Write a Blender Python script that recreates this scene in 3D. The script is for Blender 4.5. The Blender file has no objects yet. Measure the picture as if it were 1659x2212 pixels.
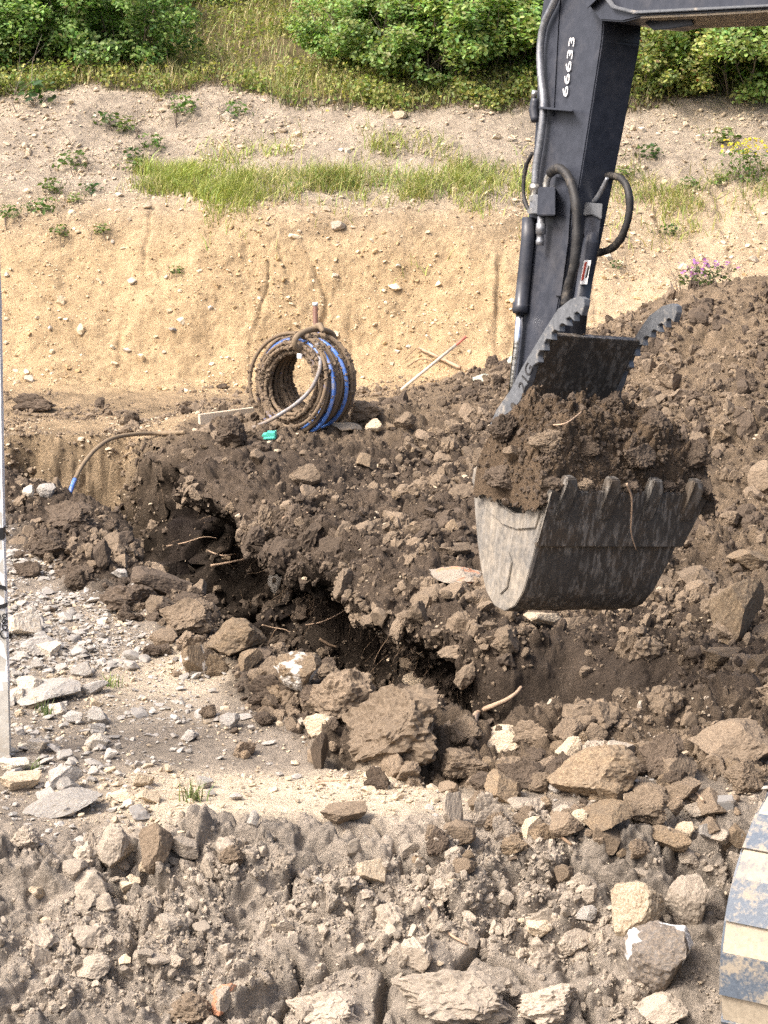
import bpy, bmesh, math, random
import numpy as np
from mathutils import Vector, Matrix, Euler, Quaternion

random.seed(7)
rng = np.random.default_rng(11)
scene = bpy.context.scene
COL = scene.collection

# ------------------------------------------------------------------ camera
CAM_H = 2.8
PITCH = math.radians(11.7)
FPX, CX, CY = 4731.0, 829.5, 1106.0          # focal length and centre, in pixels of a 1659 x 2212 view
cam_d = bpy.data.cameras.new("camera")
cam_d.sensor_fit = 'VERTICAL'
cam_d.sensor_height = 24.0
cam_d.lens = 24.0 * FPX / (2 * CY)
cam_d.clip_end = 400
cam = bpy.data.objects.new("camera", cam_d)
cam.location = (0, 0, CAM_H)
cam.rotation_euler = (math.radians(90) - PITCH, 0, 0)
COL.objects.link(cam)
scene.camera = cam

# ------------------------------------------------------------------ light
SUN_EL, SUN_AZ = math.radians(51), math.radians(-119)   # azimuth from +Y (view direction), negative = left
world = bpy.data.worlds.new("World")
scene.world = world
world.use_nodes = True
wn = world.node_tree.nodes
sky = wn.new('ShaderNodeTexSky')
sky.sky_type = 'NISHITA'
sky.sun_disc = False
sky.sun_elevation = SUN_EL
sky.sun_rotation = SUN_AZ
sky.dust_density = 8.0
sky.air_density = 0.8
sky.ozone_density = 0.6
world.node_tree.links.new(sky.outputs[0], wn['Background'].inputs[0])
wn['Background'].inputs[1].default_value = 0.15
sun_d = bpy.data.lights.new("sun", 'SUN')
sun_d.energy = 1.4
sun_d.angle = math.radians(16.0)
sun_d.color = (1.0, 0.98, 0.94)
sun = bpy.data.objects.new("sun", sun_d)
COL.objects.link(sun)
sdir = Vector((math.sin(SUN_AZ) * math.cos(SUN_EL), math.cos(SUN_AZ) * math.cos(SUN_EL), math.sin(SUN_EL)))
sun.rotation_euler = sdir.to_track_quat('Z', 'Y').to_euler()
sun.location = sdir * 60
scene.view_settings.view_transform = 'Standard'
scene.view_settings.look = 'None'
scene.view_settings.exposure = 1.08
scene.view_settings.gamma = 1.0
scene.view_settings.use_curve_mapping = False
scene.cycles.max_bounces = 5
scene.cycles.diffuse_bounces = 3
scene.cycles.use_denoising = False

# ------------------------------------------------------------------ helpers: geometry of the view, noise
FWD = Vector((0, math.cos(PITCH), -math.sin(PITCH)))
UP = Vector((0, math.sin(PITCH), math.cos(PITCH)))
ORG = Vector((0, 0, CAM_H))

def ray(px, py):
    return FWD + Vector((1, 0, 0)) * ((px - CX) / FPX) - UP * ((py - CY) / FPX)

def at(px, py, Y):
    d = ray(px, py)
    return ORG + d * (Y / d.y)

def on_z(px, py, z=0.0):
    d = ray(px, py)
    return ORG + d * ((z - CAM_H) / d.z)

def on_plane(px, py, p0, n):
    d = ray(px, py)
    return ORG + d * ((p0 - ORG).dot(n) / d.dot(n))

def sstep(a, b, x):
    t = np.clip((x - a) / (b - a), 0, 1)
    return t * t * (3 - 2 * t)

def hsh(ix, iy, iz, seed=0):
    h = ix.astype(np.uint32) * np.uint32(374761393) + iy.astype(np.uint32) * np.uint32(668265263) + iz.astype(np.uint32) * np.uint32(2246822519) + np.uint32((seed * 3266489917) & 0xffffffff)
    h = (h ^ (h >> np.uint32(13))) * np.uint32(1274126177)
    h = (h ^ (h >> np.uint32(15))) * np.uint32(2654435761)
    h ^= h >> np.uint32(16)
    return (h & np.uint32(0xffffff)).astype(np.float32) / np.float32(0xffffff)

def vnoise(P, seed=0):
    i = np.floor(P).astype(np.int32)
    f = (P - i).astype(np.float32)
    u = f * f * f * (f * (f * 6 - 15) + 10)
    r = 0
    for dx in (0, 1):
        wx = u[:, 0] if dx else 1 - u[:, 0]
        for dy in (0, 1):
            wy = u[:, 1] if dy else 1 - u[:, 1]
            for dz in (0, 1):
                wz = u[:, 2] if dz else 1 - u[:, 2]
                r = r + wx * wy * wz * hsh(i[:, 0] + dx, i[:, 1] + dy, i[:, 2] + dz, seed)
    return r * 2 - 1

ROT = np.array(Euler((0.7, 0.5, 0.9)).to_matrix(), dtype=np.float32)

def fbm(P, freq, octv=4, seed=0, gain=0.5, mode=''):
    P = np.asarray(P, np.float32) * freq
    a, s, tot = 1.0, 0, 0
    for k in range(octv):
        n = vnoise(P, seed + k * 17)
        if mode == 'billow':
            n = np.abs(n) * 2 - 0.6
        elif mode == 'ridge':
            n = 1 - 2 * np.abs(n) * 1.4
        s = s + a * n
        tot += a
        a *= gain
        P = (P @ ROT.T) * 2.03 + 3.1
    return s / tot

def voronoi(P, freq, seed=0, second=False):
    P = np.asarray(P, np.float32) * freq
    i = np.floor(P).astype(np.int32)
    f = (P - i).astype(np.float32)
    F1 = np.full(len(P), 9.0, np.float32)
    F2 = F1.copy()
    cid = np.zeros(len(P), np.float32)
    for dx in (-1, 0, 1):
        for dy in (-1, 0, 1):
            for dz in (-1, 0, 1):
                a, b, c = i[:, 0] + dx, i[:, 1] + dy, i[:, 2] + dz
                h = hsh(a, b, c, seed)
                ox = dx + h
                oy = dy + hsh(a, b, c, seed + 1)
                oz = dz + (h * 7.31) % 1.0
                d = (ox - f[:, 0]) ** 2 + (oy - f[:, 1]) ** 2 + (oz - f[:, 2]) ** 2
                near = d < F1
                if second:
                    F2 = np.where(near, F1, np.minimum(F2, d))
                F1 = np.where(near, d, F1)
                cid = np.where(near, (h * 31.7) % 1.0, cid)
    if second:
        return np.sqrt(F1), np.sqrt(F2), cid
    return np.sqrt(F1), cid

def blocks(P, freq, seed, warp=0.45, groove=0.16):
    """Broken-clod relief: every cell is a tilted facet of its own height that falls away to a groove at its edges."""
    P = np.asarray(P, np.float32) * freq
    P = P + warp * np.stack([vnoise(P * 1.1, seed + 40), vnoise(P * 1.1, seed + 41), vnoise(P * 1.1, seed + 42)], 1) + 0.2 * np.stack([vnoise(P * 3.3, seed + 43), vnoise(P * 3.3, seed + 44), vnoise(P * 3.3, seed + 45)], 1)
    i = np.floor(P).astype(np.int32)
    f = (P - i).astype(np.float32)
    F1 = np.full(len(P), 9.0, np.float32)
    F2 = F1.copy()
    cid = np.zeros(len(P), np.float32)
    win = np.zeros((len(P), 3), np.float32)
    f0, f1, f2 = f[:, 0], f[:, 1], f[:, 2]
    for dx in (-1, 0, 1):
        for dy in (-1, 0, 1):
            for dz in (-1, 0, 1):
                h = hsh(i[:, 0] + dx, i[:, 1] + dy, i[:, 2] + dz, seed)
                d = (h + (dx - f0)) ** 2 + ((h * 13.37) % 1.0 + (dy - f1)) ** 2 + ((h * 7.31) % 1.0 + (dz - f2)) ** 2
                near = d < F1
                np.minimum(F2, np.where(near, F1, d), out=F2)
                F1[near] = d[near]; cid[near] = h[near]
                win[near] = (dx, dy, dz)
    vec = win + np.stack([cid, (cid * 13.37) % 1.0, (cid * 7.31) % 1.0], 1) - f
    g = np.stack([(cid * 57.3) % 1.0, (cid * 91.7) % 1.0, (cid * 23.9) % 1.0], 1) * 2 - 1
    h = np.minimum(0.25 + ((cid * 31.7) % 1.0) * 0.7 + (vec * g).sum(1) * 0.75, 0.95)
    e = np.sqrt(F2) - np.sqrt(F1)
    return h * sstep(0.0, groove * 2.2, e) - 0.45

def obj(name, me, mat=None, parent=None, label=None, cat=None, group=None, kind=None):
    o = bpy.data.objects.new(name, me)
    COL.objects.link(o)
    if parent is not None:
        o.parent = parent
    if mat is not None and me is not None and not me.materials:
        me.materials.append(mat)
    if label: o["label"] = label
    if cat: o["category"] = cat
    if group: o["group"] = group
    if kind: o["kind"] = kind
    return o

def empty(name, loc, label, cat, group=None):
    o = obj(name, None, None, None, label, cat, group)
    o.location = loc
    return o

_TEXTS = {}
def text_mesh(name, body, size, extrude=0.001, bold=0.0):
    me = _TEXTS[body].copy()
    for v in me.vertices:
        v.co.x *= size; v.co.y *= size; v.co.z *= extrude
    return me
for _b in ("66633", "21G", "C", "ding", "196", "AC"):
    _cu = bpy.data.curves.new("text", 'FONT')
    _cu.body = _b; _cu.size = 1.0; _cu.extrude = 1.0
    _cu.align_x = 'CENTER'; _cu.align_y = 'CENTER'
    if _b == "C": _cu.offset = 0.015
    _t = bpy.data.objects.new("text", _cu)
    COL.objects.link(_t)
    bpy.context.view_layer.update()
    _TEXTS[_b] = bpy.data.meshes.new_from_object(_t.evaluated_get(bpy.context.evaluated_depsgraph_get()))
    bpy.data.objects.remove(_t); bpy.data.curves.remove(_cu)

def mesh_np(name, V, F, smooth=True, col=None):
    me = bpy.data.meshes.new(name)
    V = np.asarray(V, np.float32)
    F = np.asarray(F, np.int32)
    me.vertices.add(len(V))
    me.vertices.foreach_set("co", V.ravel())
    n = F.shape[1]
    me.loops.add(F.size)
    me.loops.foreach_set("vertex_index", F.ravel())
    me.polygons.add(len(F))
    me.polygons.foreach_set("loop_start", np.arange(0, F.size, n, dtype=np.int32))
    me.polygons.foreach_set("loop_total", np.full(len(F), n, np.int32))
    me.polygons.foreach_set("use_smooth", np.full(len(F), smooth, bool))
    me.update(calc_edges=True)
    if col is not None:
        a = me.color_attributes.new("soil", 'FLOAT_COLOR', 'POINT')
        c = np.ones((len(V), 4), np.float32)
        c[:, :3] = col
        a.data.foreach_set("color", c.ravel())
    return me

# ------------------------------------------------------------------ materials
def nodes_of(name):
    m = bpy.data.materials.new(name)
    m.use_nodes = True
    t = m.node_tree
    return m, t, t.nodes['Principled BSDF']

def N(t, typ, **kw):
    n = t.nodes.new(typ)
    for k, v in kw.items():
        if k.startswith('i_'):
            n.inputs[int(k[2:]) if k[2:].isdigit() else k[2:].replace('_', ' ')].default_value = v
        else:
            setattr(n, k, v)
    return n

def noise_node(t, scale, detail=6, rough=0.6, coord=None, dist=0.0):
    n = N(t, 'ShaderNodeTexNoise')
    n.inputs['Scale'].default_value = scale
    n.inputs['Detail'].default_value = detail
    n.inputs['Roughness'].default_value = rough
    n.inputs['Distortion'].default_value = dist
    if coord is not None:
        t.links.new(coord, n.inputs['Vector'])
    return n.outputs['Fac']

def mapr(t, val, a, b, c, d):
    n = N(t, 'ShaderNodeMapRange')
    t.links.new(val, n.inputs[0])
    for k, v in enumerate((a, b, c, d)):
        n.inputs[k + 1].default_value = v
    return n.outputs[0]

def mixc(t, fac, a, b, mode='MIX'):
    n = N(t, 'ShaderNodeMix', data_type='RGBA', blend_type=mode)
    if isinstance(fac, float): n.inputs[0].default_value = fac
    else: t.links.new(fac, n.inputs[0])
    for sock, v in ((n.inputs[6], a), (n.inputs[7], b)):
        if isinstance(v, tuple): sock.default_value = (*v, 1)
        else: t.links.new(v, sock)
    return n.outputs[2]

def math_n(t, op, a, b):
    n = N(t, 'ShaderNodeMath', operation=op)
    for s, v in ((n.inputs[0], a), (n.inputs[1], b)):
        if isinstance(v, (int, float)): s.default_value = v
        else: t.links.new(v, s)
    return n.outputs[0]

def bump(t, bsdf, h, strength, dist):
    b = N(t, 'ShaderNodeBump')
    b.inputs['Strength'].default_value = strength
    b.inputs['Distance'].default_value = dist
    t.links.new(h, b.inputs['Height'])
    t.links.new(b.outputs[0], bsdf.inputs['Normal'])

def mat_ground():
    m, t, b = nodes_of("soil_ground")
    co = N(t, 'ShaderNodeTexCoord').outputs['Object']
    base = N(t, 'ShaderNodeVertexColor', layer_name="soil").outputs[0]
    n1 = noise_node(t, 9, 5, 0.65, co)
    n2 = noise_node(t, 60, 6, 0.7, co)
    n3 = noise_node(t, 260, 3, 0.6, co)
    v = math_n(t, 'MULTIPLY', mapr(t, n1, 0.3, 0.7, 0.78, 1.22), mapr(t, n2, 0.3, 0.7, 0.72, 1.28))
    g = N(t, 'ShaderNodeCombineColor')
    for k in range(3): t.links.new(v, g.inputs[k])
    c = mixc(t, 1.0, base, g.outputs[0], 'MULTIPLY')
    # small pale grit
    vo = N(t, 'ShaderNodeTexVoronoi')
    vo.inputs['Scale'].default_value = 85
    t.links.new(co, vo.inputs['Vector'])
    grit = math_n(t, 'MULTIPLY', mapr(t, vo.outputs['Distance'], 0.12, 0.26, 1, 0), mapr(t, n1, 0.5, 0.62, 0, 0.5))
    c = mixc(t, grit, c, mixc(t, 0.45, base, (0.6, 0.55, 0.48)))
    t.links.new(c, b.inputs['Base Color'])
    b.inputs['Roughness'].default_value = 0.95
    b.inputs['Specular IOR Level'].default_value = 0.15
    h = math_n(t, 'ADD', math_n(t, 'MULTIPLY', n2, 1.0), math_n(t, 'MULTIPLY', n3, 0.35))
    bump(t, b, h, 1.0, 0.016)
    return m

def mat_rock(name, c1, c2, dirt, dirt_amt=0.4, scale=1.0, bump_d=0.0032, rough=0.9, spot=None):
    """Stone or clod: two tones, dirt in patches, tone differing from piece to piece."""
    m, t, b = nodes_of(name)
    co = N(t, 'ShaderNodeTexCoord').outputs['Object']
    info = N(t, 'ShaderNodeObjectInfo')
    add = N(t, 'ShaderNodeVectorMath', operation='MULTIPLY_ADD')
    t.links.new(info.outputs['Random'], add.inputs[0])
    add.inputs[1].default_value = (31, 17, 53)
    t.links.new(co, add.inputs[2])
    P = add.outputs[0]
    n1 = noise_node(t, 3.0 * scale, 6, 0.62, P, 0.4)
    n2 = noise_node(t, 16 * scale, 6, 0.7, P)
    n3 = noise_node(t, 55 * scale, 4, 0.65, P)
    c = mixc(t, mapr(t, n1, 0.35, 0.65, 0, 1), c1, c2)
    c = mixc(t, mapr(t, n2, 0.52 - dirt_amt * 0.25, 0.66 - dirt_amt * 0.25, 0, 0.85), c, dirt)
    if spot:
        c = mixc(t, mapr(t, noise_node(t, 1.1, 3, 0.55, P), 0.52, 0.56, 0, 0.95), c, spot)
    v = math_n(t, 'MULTIPLY', mapr(t, info.outputs['Random'], 0, 1, 0.8, 1.18), mapr(t, n3, 0.3, 0.7, 0.75, 1.25))
    g = N(t, 'ShaderNodeCombineColor')
    for k in range(3): t.links.new(v, g.inputs[k])
    c = mixc(t, 1.0, c, g.outputs[0], 'MULTIPLY')
    t.links.new(c, b.inputs['Base Color'])
    b.inputs['Roughness'].default_value = rough
    b.inputs['Specular IOR Level'].default_value = 0.2
    bump(t, b, math_n(t, 'ADD', n2, math_n(t, 'MULTIPLY', n3, 0.5)), 0.8, bump_d)
    return m

DARK = (0.080, 0.061, 0.046)
M_GROUND = mat_ground()
STONES = {
    "CLOD_DARK": ("dark_clod", (0.098, 0.074, 0.055), (0.064, 0.049, 0.037), (0.14, 0.108, 0.080), 0.3),
    "CLOD_BROWN": ("brown_clod", (0.195, 0.147, 0.102), (0.128, 0.097, 0.069), (0.25, 0.195, 0.14), 0.4),
    "CLOD_BEIGE": ("beige_clod", (0.345, 0.292, 0.232), (0.275, 0.23, 0.18), (0.385, 0.33, 0.265), 0.5),
    "LIME": ("limestone", (0.62, 0.53, 0.40), (0.50, 0.42, 0.31), (0.36, 0.27, 0.18), 0.35),
    "GREY": ("grey_shale", (0.43, 0.41, 0.38), (0.32, 0.305, 0.285), (0.33, 0.285, 0.23), 0.3),
    "WHITE": ("white_stone", (0.70, 0.65, 0.56), (0.58, 0.51, 0.41), (0.38, 0.30, 0.21), 0.2),
    "TANROCK": ("tan_boulder", (0.30, 0.225, 0.145), (0.21, 0.168, 0.12), (0.15, 0.108, 0.072), 0.35),
    "BANKSTONE": ("bank_stone", (0.74, 0.64, 0.47), (0.64, 0.53, 0.37), (0.50, 0.37, 0.21), 0.2),
    "CRUMB": ("bank_crumb", (0.46, 0.325, 0.175), (0.38, 0.265, 0.14), (0.52, 0.39, 0.23), 0.4)}
for _k2, _v2 in STONES.items():
    globals()["M_" + _k2] = mat_rock(*_v2)
    # the same stone for centimetre pieces: relief to their size
    globals()["M_" + _k2 + "_S"] = mat_rock(_v2[0] + "_small", *_v2[1:], scale=0.5, bump_d=0.0012)

M_ORANGEMARK = mat_rock("orange_marked_stone", *STONES["CLOD_BEIGE"][1:], spot=(0.55, 0.27, 0.16))
M_WHITEFACE = mat_rock("white_faced_rock", (0.21, 0.19, 0.17), (0.15, 0.13, 0.115), (0.27, 0.22, 0.17), 0.3, spot=(0.80, 0.79, 0.77))
M_WHITECHIP = mat_rock("white_chipped_stone", *STONES["TANROCK"][1:], scale=0.8, spot=(0.62, 0.58, 0.52))

# ------------------------------------------------------------------ terrain
def poly_dist(X, Y, pts):
    """Distance to a polyline and side (positive = beyond it, as seen when walking along it)."""
    best = np.full(X.shape, 1e9); side = np.zeros(X.shape)
    for (x0, y0), (x1, y1) in zip(pts[:-1], pts[1:]):
        dx, dy = x1 - x0, y1 - y0
        L2 = dx * dx + dy * dy
        t = np.clip(((X - x0) * dx + (Y - y0) * dy) / L2, 0, 1)
        ex, ey = X - x0 - t * dx, Y - y0 - t * dy
        d = np.hypot(ex, ey)
        s = np.sign(dx * (Y - y0) - dy * (X - x0))
        up = d < best
        best = np.where(up, d, best); side = np.where(up, s, side)
    return best * side

def wpts(l):
    return [tuple(on_z(x, y, z)[:2]) for x, y, z in l]

NEAR_EDGE = [(-6.0, 15.4)] + wpts([(-150, 990, 0), (40, 1030, 0), (150, 1075, 0), (240, 1135, 0), (300, 1205, 0), (410, 1290, 0), (480, 1350, 0),
                   (610, 1425, 0), (800, 1505, 0), (930, 1560, 0), (1080, 1590, 0), (1280, 1580, 0), (1450, 1565, 0), (1560, 1520, 0), (1630, 1470, 0)])
FAR_EDGE = [(-6.0, 16.3)] + wpts([(-150, 948, 0), (60, 946, 0), (280, 950, 0), (330, 985, 0), (400, 1075, 0), (520, 1145, 0), (650, 1225, 0),
                  (800, 1300, 0), (960, 1370, 0), (1100, 1385, 0), (1280, 1365, 0), (1450, 1385, 0), (1560, 1430, 0), (1630, 1470, 0)])

CTRL = []   # macro heights: X, Y, z
for p in [(0, 1300, 11.25), (400, 1600, 8.8)]:
    v = at(*p); CTRL.append((v.x, v.y, 0.0))
for X_, Y_, z_ in [(-3, 8.5, 0), (-3, 11, 0), (-3.5, 14, 0), (-3.5, 17, 0.02), (-1.5, 17.5, 0.02), (-1.2, 9, 0), (-0.4, 8.4, 0.0), (-1.9, 12, 0.02),
                   (-6, 18, 0), (0, 18.2, 0.05), (-0.6, 16.4, 0.1), (-0.6, 15.2, 0.16), (0.2, 14.5, 0.16), (0.2, 13.0, 0.06), (0.9, 12.5, 0.1),
                   (0.95, 17.5, 0.36), (0.6, 16.2, 0.30), (1.5, 16.6, 0.72), (2.25, 16.5, 1.06), (2.72, 16.2, 1.2), (3.6, 16.0, 1.25), (4.6, 16, 1.2),
                   (2.4, 14, 0.58), (3.4, 14, 0.7), (1.4, 14.2, 0.34), (2.0, 11.8, 0.16), (3.0, 12, 0.25), (1.8, 10.4, 0.02), (2.8, 10, 0.08),
                   (1.6, 9.0, 0.10), (2.6, 8.6, 0.10), (0.3, 8.7, 0.05), (0.9, 8.5, 0.12), (1.5, 8.2, 0.10), (0.9, 7.7, 0.05), (0.3, 7.9, 0.03),
                   (-1.3, 7.75, 0.02), (-0.6, 7.6, 0.05), (0.2, 7.5, 0.05), (1.3, 7.4, -0.02), (2.2, 7.2, -0.1),
                   (-1.5, 7.35, 0.06), (-1.3, 6.6, -0.34), (-0.3, 6.75, -0.28), (0.5, 6.7, -0.28), (1.4, 6.5, -0.28), (2.4, 6.4, -0.35),
                   (-1.4, 5.6, -0.78), (0, 5.6, -0.74), (1.3, 5.6, -0.62), (3, 5.5, -0.6), (-3, 5.5, -0.8), (-3, 7.5, 0.05), (0, 4.4, -1.2), (3, 4.4, -1.0), (-3, 4.4, -1.3),
                   (2.5, 18.3, 0.75), (4, 18.3, 0.85), (5, 19.5, 0.9), (1.2, 19.2, 0.25), (7, 17, 0.9), (7, 12, .4), (7, 8, .2)]:
    CTRL.append((X_, Y_, z_))
CTRL = np.array(CTRL)
def _k(r): return r
_D = np.hypot(CTRL[:, None, 0] - CTRL[None, :, 0], CTRL[:, None, 1] - CTRL[None, :, 1])
_n = len(CTRL)
_A = np.zeros((_n + 3, _n + 3))
_A[:_n, :_n] = np.sqrt(_D ** 2 + 0.04) - 0.0
_A[:_n, :_n] -= np.eye(_n) * 0.06
_A[:_n, _n] = 1; _A[_n, :_n] = 1
_A[:_n, _n + 1:] = CTRL[:, :2]; _A[_n + 1:, :_n] = CTRL[:, :2].T
_W = np.linalg.solve(_A, np.concatenate([CTRL[:, 2], [0, 0, 0]]))

def macro(X, Y):
    z = _W[_n] + _W[_n + 1] * X + _W[_n + 2] * Y
    for k in range(_n):
        z = z + _W[k] * np.sqrt((X - CTRL[k, 0]) ** 2 + (Y - CTRL[k, 1]) ** 2 + 0.04)
    return z

BANK_D = [-1, 0, 0.35, 0.7, 1.15, 1.75, 2.5, 3.1, 3.7, 4.25, 4.5, 6, 10, 16, 25, 45]
BANK_Z = [0, 0, 0.06, 0.34, 0.84, 1.40, 1.62, 1.74, 2.02, 2.30, 2.42, 2.78, 3.75, 5.8, 9.5, 19]

def xy3(X, Y, s=1.0):
    return np.stack([X, Y, np.zeros_like(X) + 0.37], 1) * s

def terrain(X, Y):
    """Large shape of the ground and its soil masks at X, Y."""
    P = xy3(X, Y)
    w1 = fbm(P, 0.55, 3, 5)
    w2 = fbm(P, 1.6, 3, 9)
    yt = 18.35 + 0.25 * w1 + np.interp(X, [-4, -1, 1, 2, 5], [0.1, 0, 0.0, 0.3, 0.5])
    d = Y - yt
    gentle = sstep(1.0, 3.0, X)
    zb = np.interp(d + 0.16 * w2, BANK_D, BANK_Z)
    zb2 = np.interp(d, [-1, 0, 3.1, 3.7, 4.25, 4.5, 6, 10, 16, 25, 45], [0, 0.05, 1.72, 2.02, 2.30, 2.42, 2.78, 3.75, 5.8, 9.5, 19])
    zb = zb * (1 - gentle) + zb2 * gentle
    mz = macro(X, np.clip(Y, 4.0, 20.5))
    z = np.maximum(mz, 0) * (1 - sstep(-0.3, 1.8, d)) + np.minimum(mz, 0) + zb
    cr = 7.45 + 0.12 * w2 + 0.1 * w1
    z = z + 0.10 * np.exp(-((Y - cr) / 0.22) ** 2) * (0.7 + 0.9 * w2)
    # trench
    en = poly_dist(X, Y, NEAR_EDGE) + 0.07 * w2 + 0.05 * fbm(P, 4, 2, 21)
    ef = -poly_dist(X, Y, FAR_EDGE) + (0.16 * w2 + 0.16 * fbm(P, 2.6, 2, 32)) * sstep(-2.0, -1.4, X) + 0.10 * fbm(P, 6, 3, 31)
    wf = np.interp(X, [-2.2, -1.7, -1.2, -0.3, 0.3, 0.8, 1.4], [0.34, 0.34, 0.32, 0.32, 0.50, 1.0, 1.05])
    dep = np.interp(X, [-3, -1.5, -0.5, 0.3, 0.8, 1.8], [0.75, 1.1, 1.5, 1.35, 1.05, 0.6])
    ins = np.clip(np.minimum(en / 0.16, ef / wf), 0, 1)
    z = z - dep * ins
    # spoil berm along the near edge
    bx = np.interp(X, [-2.4, -1.6, -0.8, 0.0, 0.6, 1.5], [0.08, 0.10, 0.09, 0.12, 0.10, 0.12])
    berm = np.exp(-((en + 0.26) / 0.18) ** 2) * bx * (0.75 + 0.7 * w2)
    z = z + np.where(en < 0.1, berm, 0)
    z = z + 0.12 * sstep(0.05, 0.3, -ef) * (1 - sstep(0.3, 1.5, -ef)) * sstep(-1.9, -1.3, X) * (1 - sstep(0.2, 1.0, X)) * (en > 0)
    return z, d, en, ef, ins, w1, w2, wf

def build_ground():
    rows = [np.arange(4.3, 5.4, 0.03), np.arange(5.4, 9.0, 0.0078), np.arange(9.0, 14.0, 0.0155), np.arange(14.0, 18.3, 0.022),
            np.arange(18.3, 23.2, 0.0135), np.arange(23.2, 30, 0.06), np.geomspace(30.05, 64, 50)]
    Yr = np.concatenate(rows)
    nc = 496
    s = np.linspace(-1, 1, nc)
    half = 0.195 * Yr + 0.9
    # columns a little denser where the camera looks
    Xg = half[:, None] * (s * (0.8 + 0.2 * np.abs(s)))[None, :]
    Yg = np.repeat(Yr[:, None], nc, 1)
    sh = Xg.shape
    X, Y = Xg.ravel(), Yg.ravel()
    z, d, en, ef, ins, w1, w2, wf = terrain(X, Y)
    P = np.stack([X, Y, z], 1)
    # masks of soil kinds, and of moist soil and shade in the trench
    wob = 0.25 * w1 + 0.22 * w2 + 0.08 * fbm(P, 6, 3, 41)
    yd = np.interp(X, [-6, -3, -1.7, -0.95, -0.1, 0.95, 2.3, 4, 7], [15.6, 15.6, 15.9, 16.5, 17.4, 18.1, 18.6, 18.6, 18.6])
    bw = np.interp(X, [-2.4, -1.5, -0.9, -0.2, 0.4, 0.9, 2], [0.45, 0.40, 0.35, 0.55, 0.75, 0.9, 1.1])
    dark = sstep(-0.12, 0.12, en + bw + wob * 0.8) * sstep(-0.25, 0.25, yd - Y + wob)
    crest = 7.62 + 0.1 * w1 + 0.10 * w2 + np.interp(X, [-2, 0.2, 0.6, 1.2, 3], [0.0, 0.02, 0.15, 0.3, 0.4])
    fore = sstep(-0.10, 0.12, crest - Y)
    bank = sstep(-0.25, 0.35, d + wob * 0.5)
    scree = sstep(1.25, 2.6, d + wob * 1.3) * (1 - 0.8 * sstep(1.0, 2.4, X) * (1 - sstep(2.6, 3.2, d)))
    veg = sstep(4.25, 4.65, d + wob * 1.7 + 0.45 * w1)
    moist_shade = sstep(0.02, 0.3, ins) * (1 - sstep(0.5, 0.9, X) * 0.5)
    path = sstep(0.55, 0.2, np.abs(Y - 8.05 + wob * 0.6 - 0.1 * X)) * sstep(-1.5, -0.7, X + wob) * (1 - sstep(0.15, 0.5, X + wob))
    path = np.maximum(path, 0.7 * np.exp(-(((X + 0.95) / 0.4) ** 2 + ((Y - 9.75) / 0.5) ** 2)))
    # colours
    def C(a): return np.array(a, np.float32)[None, :]
    n_a = fbm(P, 2.2, 4, 51)[:, None]
    n_b = fbm(P, 7.0, 4, 61)[:, None]
    col = C((0.262, 0.222, 0.178)) + n_a * C((0.06, 0.05, 0.04))                         # trampled ground
    far = sstep(13.5, 16.5, Y)[:, None]
    col = col * (1 - far) + C((0.30, 0.222, 0.138)) * (1 + 0.35 * n_b + 0.25 * n_a) * far
    col = col + path[:, None] * (C((0.60, 0.50, 0.37)) - col)
    foc = C((0.325, 0.280, 0.230)) * (1 + 0.28 * n_a + 0.15 * n_b)
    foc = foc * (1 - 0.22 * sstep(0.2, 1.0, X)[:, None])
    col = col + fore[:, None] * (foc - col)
    dk = C(DARK) * (1 + 0.28 * n_b + 0.3 * n_a)
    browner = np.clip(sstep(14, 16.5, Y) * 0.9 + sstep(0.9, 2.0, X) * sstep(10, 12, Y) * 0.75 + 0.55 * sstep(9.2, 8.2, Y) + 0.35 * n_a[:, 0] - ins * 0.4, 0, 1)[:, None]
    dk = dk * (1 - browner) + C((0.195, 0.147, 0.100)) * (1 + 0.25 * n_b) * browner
    dk = dk * (1 - 0.55 * moist_shade[:, None])  # moist soil, plus the trench's shade put into the soil colour
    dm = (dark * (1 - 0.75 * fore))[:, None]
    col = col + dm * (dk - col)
    # trench wall at the far left end is the tan subsoil
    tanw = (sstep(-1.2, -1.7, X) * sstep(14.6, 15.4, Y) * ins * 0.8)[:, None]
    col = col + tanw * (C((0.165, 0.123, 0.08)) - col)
    bk = C((0.430, 0.314, 0.184)) * (1 + 0.15 * n_a + 0.16 * n_b)
    pale = sstep(0.8, 2.2, X)[:, None]
    bk = bk * (1 - 0.7 * pale) + C((0.45, 0.355, 0.245)) * 0.7 * pale
    col = col + bank[:, None] * (bk - col)
    col = col + scree[:, None] * (C((0.345, 0.288, 0.222)) * (1 + 0.22 * n_b + 0.1 * n_a) - col)
    col = col + veg[:, None] * (C((0.13, 0.105, 0.055)) * (1 + 0.3 * n_b) - col)
    col = np.clip(col, 0.02, 0.8)
    # relief
    G = P.reshape(sh + (3,))
    du = np.gradient(G, axis=1); dv = np.gradient(G, axis=0)
    Nn = np.cross(du, dv).reshape(-1, 3)
    Nn /= np.linalg.norm(Nn, axis=1, keepdims=True) + 1e-9
    near = Y < 24
    act = near & ((dark > 0.02) | (ins > 0.02) | (fore > 0.02) | ((bank > 0.02) & (veg < 0.9)))
    q = np.zeros((4, len(X)), np.float32)
    q[0, act] = blocks(P[act], 4.2, 3)
    q[1, act] = blocks(P[act], 11.0, 5)
    q[2, act] = blocks(P[act], 27.0, 7)
    f2 = fore > 0.02
    Pc = P[f2] + 0.16 * np.stack([fbm(P[f2], 3, 3, 81), fbm(P[f2], 3, 3, 82), fbm(P[f2], 3, 3, 83)], 1)
    A1, A2, ca = voronoi(Pc, 2.2, 8, True)
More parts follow.
